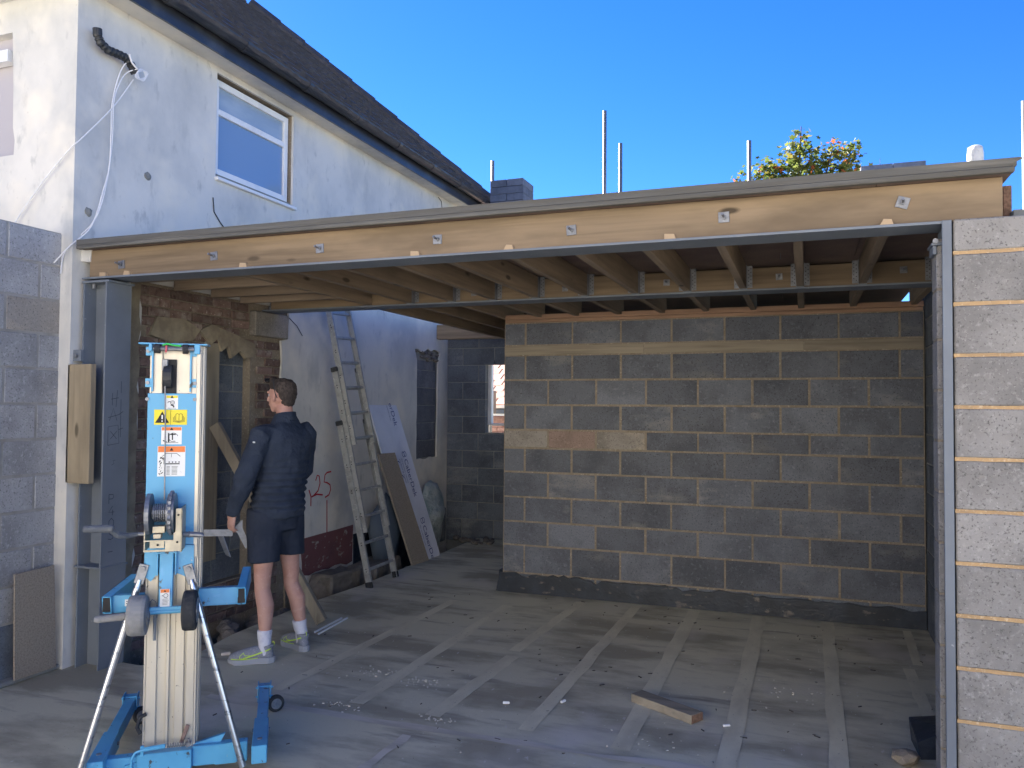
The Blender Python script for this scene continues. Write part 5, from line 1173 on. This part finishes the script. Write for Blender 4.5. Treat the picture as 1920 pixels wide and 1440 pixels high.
for sg in (-1, 1):
    e0 = hd_ + hl * sg * .090 - Vector((0, 0, .012))
    e0 = hd_ + hl * sg * .078 - Vector((0, 0, .014)); body.append(C((e0 - Vector((0, 0, .026)) + hf * .004, .010, .010), (e0 + hl * sg * .010 - hf * .004, .015, .009), (e0 + Vector((0, 0, .024)) + hl * sg * .014 - hf * .010, .017, .008), axes=(hf, hl)))
# hands
def hand(w_, down, out, fwd):
    """w_ wrist, down = finger direction, fwd = thumb side, out = back of hand normal"""
    ch_ = []; palm = w_ + down * .05
    ch_.append(C((w_ - down * .01, .027, .021), (w_ + down * .03, .036, .018), (w_ + down * .075, .041, .016), (w_ + down * .09, .038, .013), axes=(fwd, out), dome=.4))
    for k in range(4):
        f0 = w_ + down * (.088 + (-.004, .002, .0, -.006)[k]) + fwd * (.029 - .0195 * k); L = (.068, .075, .070, .055)[k]; cu = (.55, .8, .95, 1.1)[k]
        d1 = (down - out * cu * .35).normalized(); d2 = (down - out * cu * 1.3).normalized(); d3 = (down * .4 - out * cu * 1.6).normalized()
        p1_ = f0 + d1 * L * .45; p2_ = p1_ + d2 * L * .32; p3_ = p2_ + d3 * L * .25
        ch_.append(C((f0 - down * .02, .0085), (f0, .0088), (p1_, .0082), (p2_, .0075), (p3_, .0064), dome=.8))
    t0 = w_ + down * .025 + fwd * .028; t1 = t0 + (fwd * .75 + down * .8 - out * .3).normalized() * .04; t2 = t1 + (down * 1 + fwd * .15 - out * .6).normalized() * .034; t3 = t2 + (down * .9 - fwd * .35 - out * .7).normalized() * .024
    ch_.append(C((t0 - fwd * .012, .013), (t0, .0135), (t1, .011), (t2, .0095), (t3, .0075), dome=.8))
    return ch_
dl = (wrL - elL).normalized() * .35 + Vector((.15, .0, -.95)); dl.normalize()
outL = Vector((.1, .95, .1)); outL = (outL - dl * outL.dot(dl)).normalized(); fwL = outL.cross(dl); fwL = fwL if fwL.x > 0 else -fwL
body += hand(wrL, dl, outL, fwL)
dr_ = Vector((.5, .1, -.85)).normalized(); outR = Vector((.1, -.95, .1)); outR = (outR - dr_ * outR.dot(dr_)).normalized(); fwR = outR.cross(dr_); fwR = fwR if fwR.x > 0 else -fwR
body += hand(wrR, dr_, outR, fwR)
bd = blob('body', body, .0048, 'skin', ps, 4)
# eyes
mb = MB()
for sg in (-1, 1):
    b = bmesh.new(); bmesh.ops.create_uvsphere(b, u_segments=10, v_segments=8, radius=.010); c_ = hd_ + hf * .072 + hl * sg * .028 + Vector((0, 0, .004)); mp = {v.index: mb.bm.verts.new(v.co + c_) for v in b.verts}
    for f in b.faces: mb._f([mp[v.index] for v in f.verts])
    b.free()
obj('eyes', mb.mesh('eyes', 'white_clean'), ps, None, True, True)
# hair: short crop over skull, back and sides
def trimhair(me): pass
hair = [C((hd_ - Vector((0, 0, .02)) - hf * .055, .050, .070), (hd_ + Vector((0, 0, .025)) - hf * .032, .084, .079), (hd_ + Vector((0, 0, .055)) - hf * .018, .096, .083), (hd_ + Vector((0, 0, .092)) - hf * .010, .090, .073), axes=(hf, hl), dome=.42),
        C((hd_ - Vector((0, 0, .062)) - hf * .060, .034, .050), (hd_ - Vector((0, 0, .03)) - hf * .055, .050, .064), axes=(hf, hl), dome=.5),
        C((hd_ + Vector((0, 0, .098)) + hf * .045 - hl * .03, .026), (hd_ + Vector((0, 0, .104)) + hf * .060, .026), (hd_ + Vector((0, 0, .098)) + hf * .045 + hl * .03, .026))]
hr = blob('hair', hair, .006, 'hair', ps, 3)
for v in hr.data.vertices: v.co += Vector((mn.noise(v.co * 60), mn.noise(v.co * 60 + Vector((9, 0, 0))), mn.noise(v.co * 60 + Vector((0, 9, 0))))) * .006
# sunglasses pushed up on the head
mb = MB()
arc = [hd_ + hf * (-.012 + .112 * math.cos(t)) + hl * .094 * math.sin(t) + Vector((0, 0, .10 - .0 * t)) for t in [k * math.pi / 10 - math.pi / 2 for k in range(11)]]
mb.tube(arc, [.003] * 3 + [.006] * 5 + [.003] * 3, 6)
for sg in (-1, 1):
    a = hd_ + hl * sg * .094 - hf * .012 + Vector((0, 0, .10)); mb.tube([a + hf * .01, a - hf * .0 + Vector((0, 0, -.04)) + hl * sg * .004, a - hf * .012 + Vector((0, 0, -.09)) + hl * sg * .003, a - hf * .026 + Vector((0, 0, -.118))], [.0035, .0035, .003, .003], 6)
for sg in (-1, 1):
    c_ = hd_ + hf * .088 + hl * sg * .036 + Vector((0, 0, .108)); mb.prism([(-.03, -.012), (.03, -.014), (.032, .012), (-.03, .016)], c_, hl, (hf * .5 + Vector((0, 0, .86))), hf * .004)
obj('sunglasses', mb.mesh('sunglasses', 'black'), ps, None, True)
# jacket
Z = Vector((0, 0, 1))
jk = [C((Vector((.01, -.01, .945)), .158, .198), (Vector((.005, -.01, 1.0)), .165, .204), (Vector((0, -.01, 1.10)), .158, .194), (Vector((-.02, -.015, 1.22)), .150, .188), (Vector((-.035, -.02, 1.36)), .150, .202), (Vector((-.05, -.02, 1.48)), .135, .208), (Vector((-.052, -.02, 1.545)), .105, .185), (Vector((-.048, -.02, 1.59)), .078, .115), (Vector((-.042, -.02, 1.635)), .074, .079), axes=(X3, Y3), dome=.15)]
jk.append(C((shL + Vector((0, -.05, .0)), .072), (shL + Vector((0, .012, -.02)), .079), (shL.lerp(elL, .45), .072), (elL, .067), (elL.lerp(wrL, .5), .064), (wrL - dl * .02, .047), (wrL + dl * .008, .041), dome=.3))
jk.append(C((shR + Vector((0, .06, .01)), .070), (shR + Vector((-.01, .012, -.03)), .074), (shR.lerp(elR, .45), .068), (elR, .060), (elR.lerp(wrR, .5), .058), (wrR, .042), dome=.3))
jo = blob('jacket', jk, .0065, 'jacket_plain', ps, 5)
def fold(me, amp, sc, zs=1):
    N = [v.normal.copy() for v in me.vertices]
    for v in me.vertices:
        p = v.co; v.co = p + N[v.index] * amp * mn.noise(Vector((p.x * sc, p.y * sc, p.z * sc * zs)))
fold(jo.data, .011, 9, .8); fold(jo.data, .005, 22, 1.2)
# quilting: real grooves on the lower back and sides of the body panel
jo.data.materials.append(M['jacket_plain'])
JN = [v.normal.copy() for v in jo.data.vertices]
for v in jo.data.vertices:
    p = v.co
    if p.z < 1.36 and abs(p.y + .015) < .20 and math.hypot(p.x + .0, (p.y + .015) * .8) < .19 and p.z > .975:
        fade = min(1, (1.36 - p.z) / .15) * min(1, (p.z - .975) / .04); v.co += JN[v.index] * (.016 * abs(math.sin(math.pi * p.z / .046)) - .009) * fade
mb = MB(); b0 = shL.lerp(elL, .22) + Vector((-.03, .072, 0)); mb.box(b0 - Vector((.008, .004, .005)), b0 + Vector((.008, .006, .005)), .002); obj('sleeve_badge', mb.mesh('sleeve_badge', 'white_clean'), ps, None, True)
# collar
mb = MB(); n = 24
for k in range(n):
    a0, a1 = 2 * math.pi * k / n, 2 * math.pi * (k + 1) / n
    q = []
    for a, r_, zz_ in ((a0, .080, 1.60), (a1, .080, 1.60), (a1, .071, 1.655), (a0, .071, 1.655)): q.append(mb.bm.verts.new((-.042 + r_ * math.cos(a), -.02 + r_ * math.sin(a), zz_ - .012 * math.cos(a))))
    mb._f(q)
bmesh.ops.remove_doubles(mb.bm, verts=mb.bm.verts, dist=.0005); bmesh.ops.solidify(mb.bm, geom=mb.bm.faces[:], thickness=.004)
obj('collar', mb.mesh('collar', 'jacket_plain'), ps, None, True, True)
# shorts
def shortleg(h_, k_, zend, r1):
    t = (h_.z - zend) / (h_.z - k_.z); e = h_.lerp(k_, t); return C((h_ + Vector((0, 0, .02)), .125, .115), (h_.lerp(e, .4), .118, .112), (e, r1, r1 * .95), axes=(X3, Y3), dome=.05)
so = blob('shorts', [C((Vector((.01, -.01, 1.03)), .13, .172), (hipc, .14, .182), (hipc - Vector((0, 0, .12)), .135, .185), axes=(X3, Y3), dome=.1), shortleg(hL, kL, .655, .108), shortleg(hR, kR, .675, .105)], .009, 'shorts', ps, 4)
fold(so.data, .012, 7, .6)
# socks and shoes
for (a_, heel, toe) in ((aL, Lf, Lt), (aR, Rf, Rt)):
    k_ = kL if a_ is aL else kR
    q = blob('sock', [C((a_ - Z * .05, .038), (a_ + Z * .0, .041), (a_ + Z * .03, .042), (a_.lerp(k_, .14), .045), (a_.lerp(k_, .27) - Vector((.006, 0, 0)), .051), dome=.05)], .006, 'sock', ps, 2)
    h2, t2 = Vector((heel[0], heel[1], 0)), Vector((toe[0], toe[1], 0)); d = (t2 - h2).normalized(); sdv = Z.cross(d); L = .295
    def F(x, y, z_): return h2 + d * x + sdv * y + Z * z_
    def flat(me):
        for v in me.vertices:
            if v.co.z < .026: v.co.z = .026
    up_ = blob('shoe', [C((F(.033, 0, .058), .037, .038), (F(.075, 0, .066), .038, .048), (F(.13, 0, .063), .041, .048), (F(.18, 0, .056), .046, .044), (F(.23, 0, .050), .048, .035), (F(.268, 0, .044), .039, .026), axes=(sdv, Z), dome=.9),
                        C((F(.045, 0, .05), .034, .030), (F(.05, 0, .095), .042, .041), (F(.048, 0, .118), .046, .045), axes=(d, sdv), dome=.1)], .0055, 'shoe', ps, 3, flat)
    mb = MB(); pts = []
    outl = [(-.008, 0), (0, .025), (.03, .040), (.09, .038), (.14, .040), (.20, .050), (.25, .048), (.285, .030), (.297, 0), (.285, -.030), (.25, -.048), (.20, -.050), (.14, -.040), (.09, -.038), (.03, -.040), (0, -.025)]
    A = [mb.bm.verts.new(F(x, y, .004 + (.012 if x > .26 else 0) + (.008 if x < .005 else 0))) for x, y in outl]; B = [mb.bm.verts.new(F(x * 1.0, y * .98, .034 + (.006 if x < .1 else 0))) for x, y in outl]; A2 = [mb.bm.verts.new(F(x * .97 + .004, y * .9, .0 + (.012 if x > .26 else 0))) for x, y in outl]
    nn_ = len(outl)
    for i in range(nn_):
        j = (i + 1) % nn_; mb._f([A[i], A[j], B[j], B[i]]); mb._f([A2[i], A2[j], A[j], A[i]])
    mb._f(B); mb._f(A2[::-1]); obj('sole', mb.mesh('sole', 'shoe_sole'), up_, None, True)
    bvh = BVHTree.FromPolygons([v.co.copy() for v in up_.data.vertices], [tuple(p.vertices) for p in up_.data.polygons])
    def stroke(pts, w_, mt, side, nm):
        mb = MB(); prev = None
        for i, (x, z_) in enumerate(pts):
            t = Vector((pts[min(i + 1, len(pts) - 1)][0] - pts[max(i - 1, 0)][0], pts[min(i + 1, len(pts) - 1)][1] - pts[max(i - 1, 0)][1])).normalized(); n2 = Vector((-t.y, t.x)) * (w_[i] if isinstance(w_, list) else w_) / 2; ends = []
            for sgn in (1, -1):
                xx, zz_ = x + n2.x * sgn, z_ + n2.y * sgn
                hit = bvh.ray_cast(F(xx, side * .2, zz_), sdv * -side)
                if hit[0] is None: break
                ends.append(mb.bm.verts.new(hit[0] + sdv * side * .0018))
            if len(ends) < 2: prev = None; continue
            if prev: mb._f([prev[0], prev[1], ends[1], ends[0]])
            prev = ends
        if len(mb.bm.faces): obj(nm, mb.mesh(nm, mt), up_, None, True)
    def dens(pts, k=5):
        o = []
        for i in range(len(pts) - 1):
            for j in range(k): o.append((pts[i][0] + (pts[i + 1][0] - pts[i][0]) * j / k, pts[i][1] + (pts[i + 1][1] - pts[i][1]) * j / k))
        return o + [pts[-1]]
    for side in (1, -1):
        stroke(dens([(.02, .098), (.06, .082), (.11, .066), (.15, .055), (.19, .044)]), .008, 'neon', side, 'heel_stripe')
        stroke(dens([(.19, .080), (.212, .062), (.215, .045), (.19, .042), (.15, .052), (.12, .062), (.15, .060), (.18, .062), (.193, .078)]), .0035, 'neon', side, 'side_logo')
        stroke(dens([(.10, .040), (.16, .036), (.22, .038), (.27, .042)]), .006, 'neon', side, 'sole_stripe')
    mb = MB()
    for k in range(5):
        x = .125 + k * .018; z_ = .095 - k * .011
        mb.tube([F(x, -.022, z_ - .008), F(x + .004, 0, z_ + .004), F(x, .022, z_ - .008)], .0026, 6)
    obj('laces', mb.mesh('laces', 'sole' if False else 'shoe_sole'), up_, None, True)
    mb = MB(); mb.tube([F(.012, 0, .10), F(.0, 0, .118), F(.004, 0, .135), F(.016, 0, .13)], .0025, 6); obj('heel_tab', mb.mesh('heel_tab', 'neon'), up_, None, True)
# bracket held in the left hand
hb = empty('joist_bracket', (-3.6, 4.3, .85), 'bent grey galvanised bracket held in the left hand of the person', 'bracket')
c_, s_ = math.cos(AF), math.sin(AF)
def l2w(p): return Vector((-3.42 + p[0] * c_ - p[1] * s_, 4.62 + p[0] * s_ + p[1] * c_, p[2]))
hw0 = l2w(wrL + dl * .115 - outL * .02)
Rt_ = Vector((.81, .59, 0)); Vd = Vector((-.58, .81, 0))
def HP(x, z_, d_=0): return hw0 + Rt_ * x + Z * z_ + Vd * d_
def plate(pts, th=.004, nm='plate'):
    mb = MB(); A = [mb.bm.verts.new(HP(*p)) for p in pts]; B = [mb.bm.verts.new(v.co + Vd * th) for v in A]; mb._f(A); mb._f(B[::-1])
    for i in range(len(A)): j = (i + 1) % len(A); mb._f([A[i], A[j], B[j], B[i]])
    mb.build(nm, 'galv', hb)
plate([(.0, -.005), (.06, .06), (.062, .0), (.115, -.12), (.082, -.135), (.03, -.03)])
plate([(-.19, .0), (.0, -.005), (.0, -.05), (-.19, -.045)])
plate([(-.10, -.045, .03), (-.06, -.045, .0), (-.01, -.19, .0), (-.045, -.18, .03)])
mb = MB(); mb.tube([HP(-.06, -.045), HP(-.01, -.19)], .003, 6); mb.build('edge', 'galv', hb)
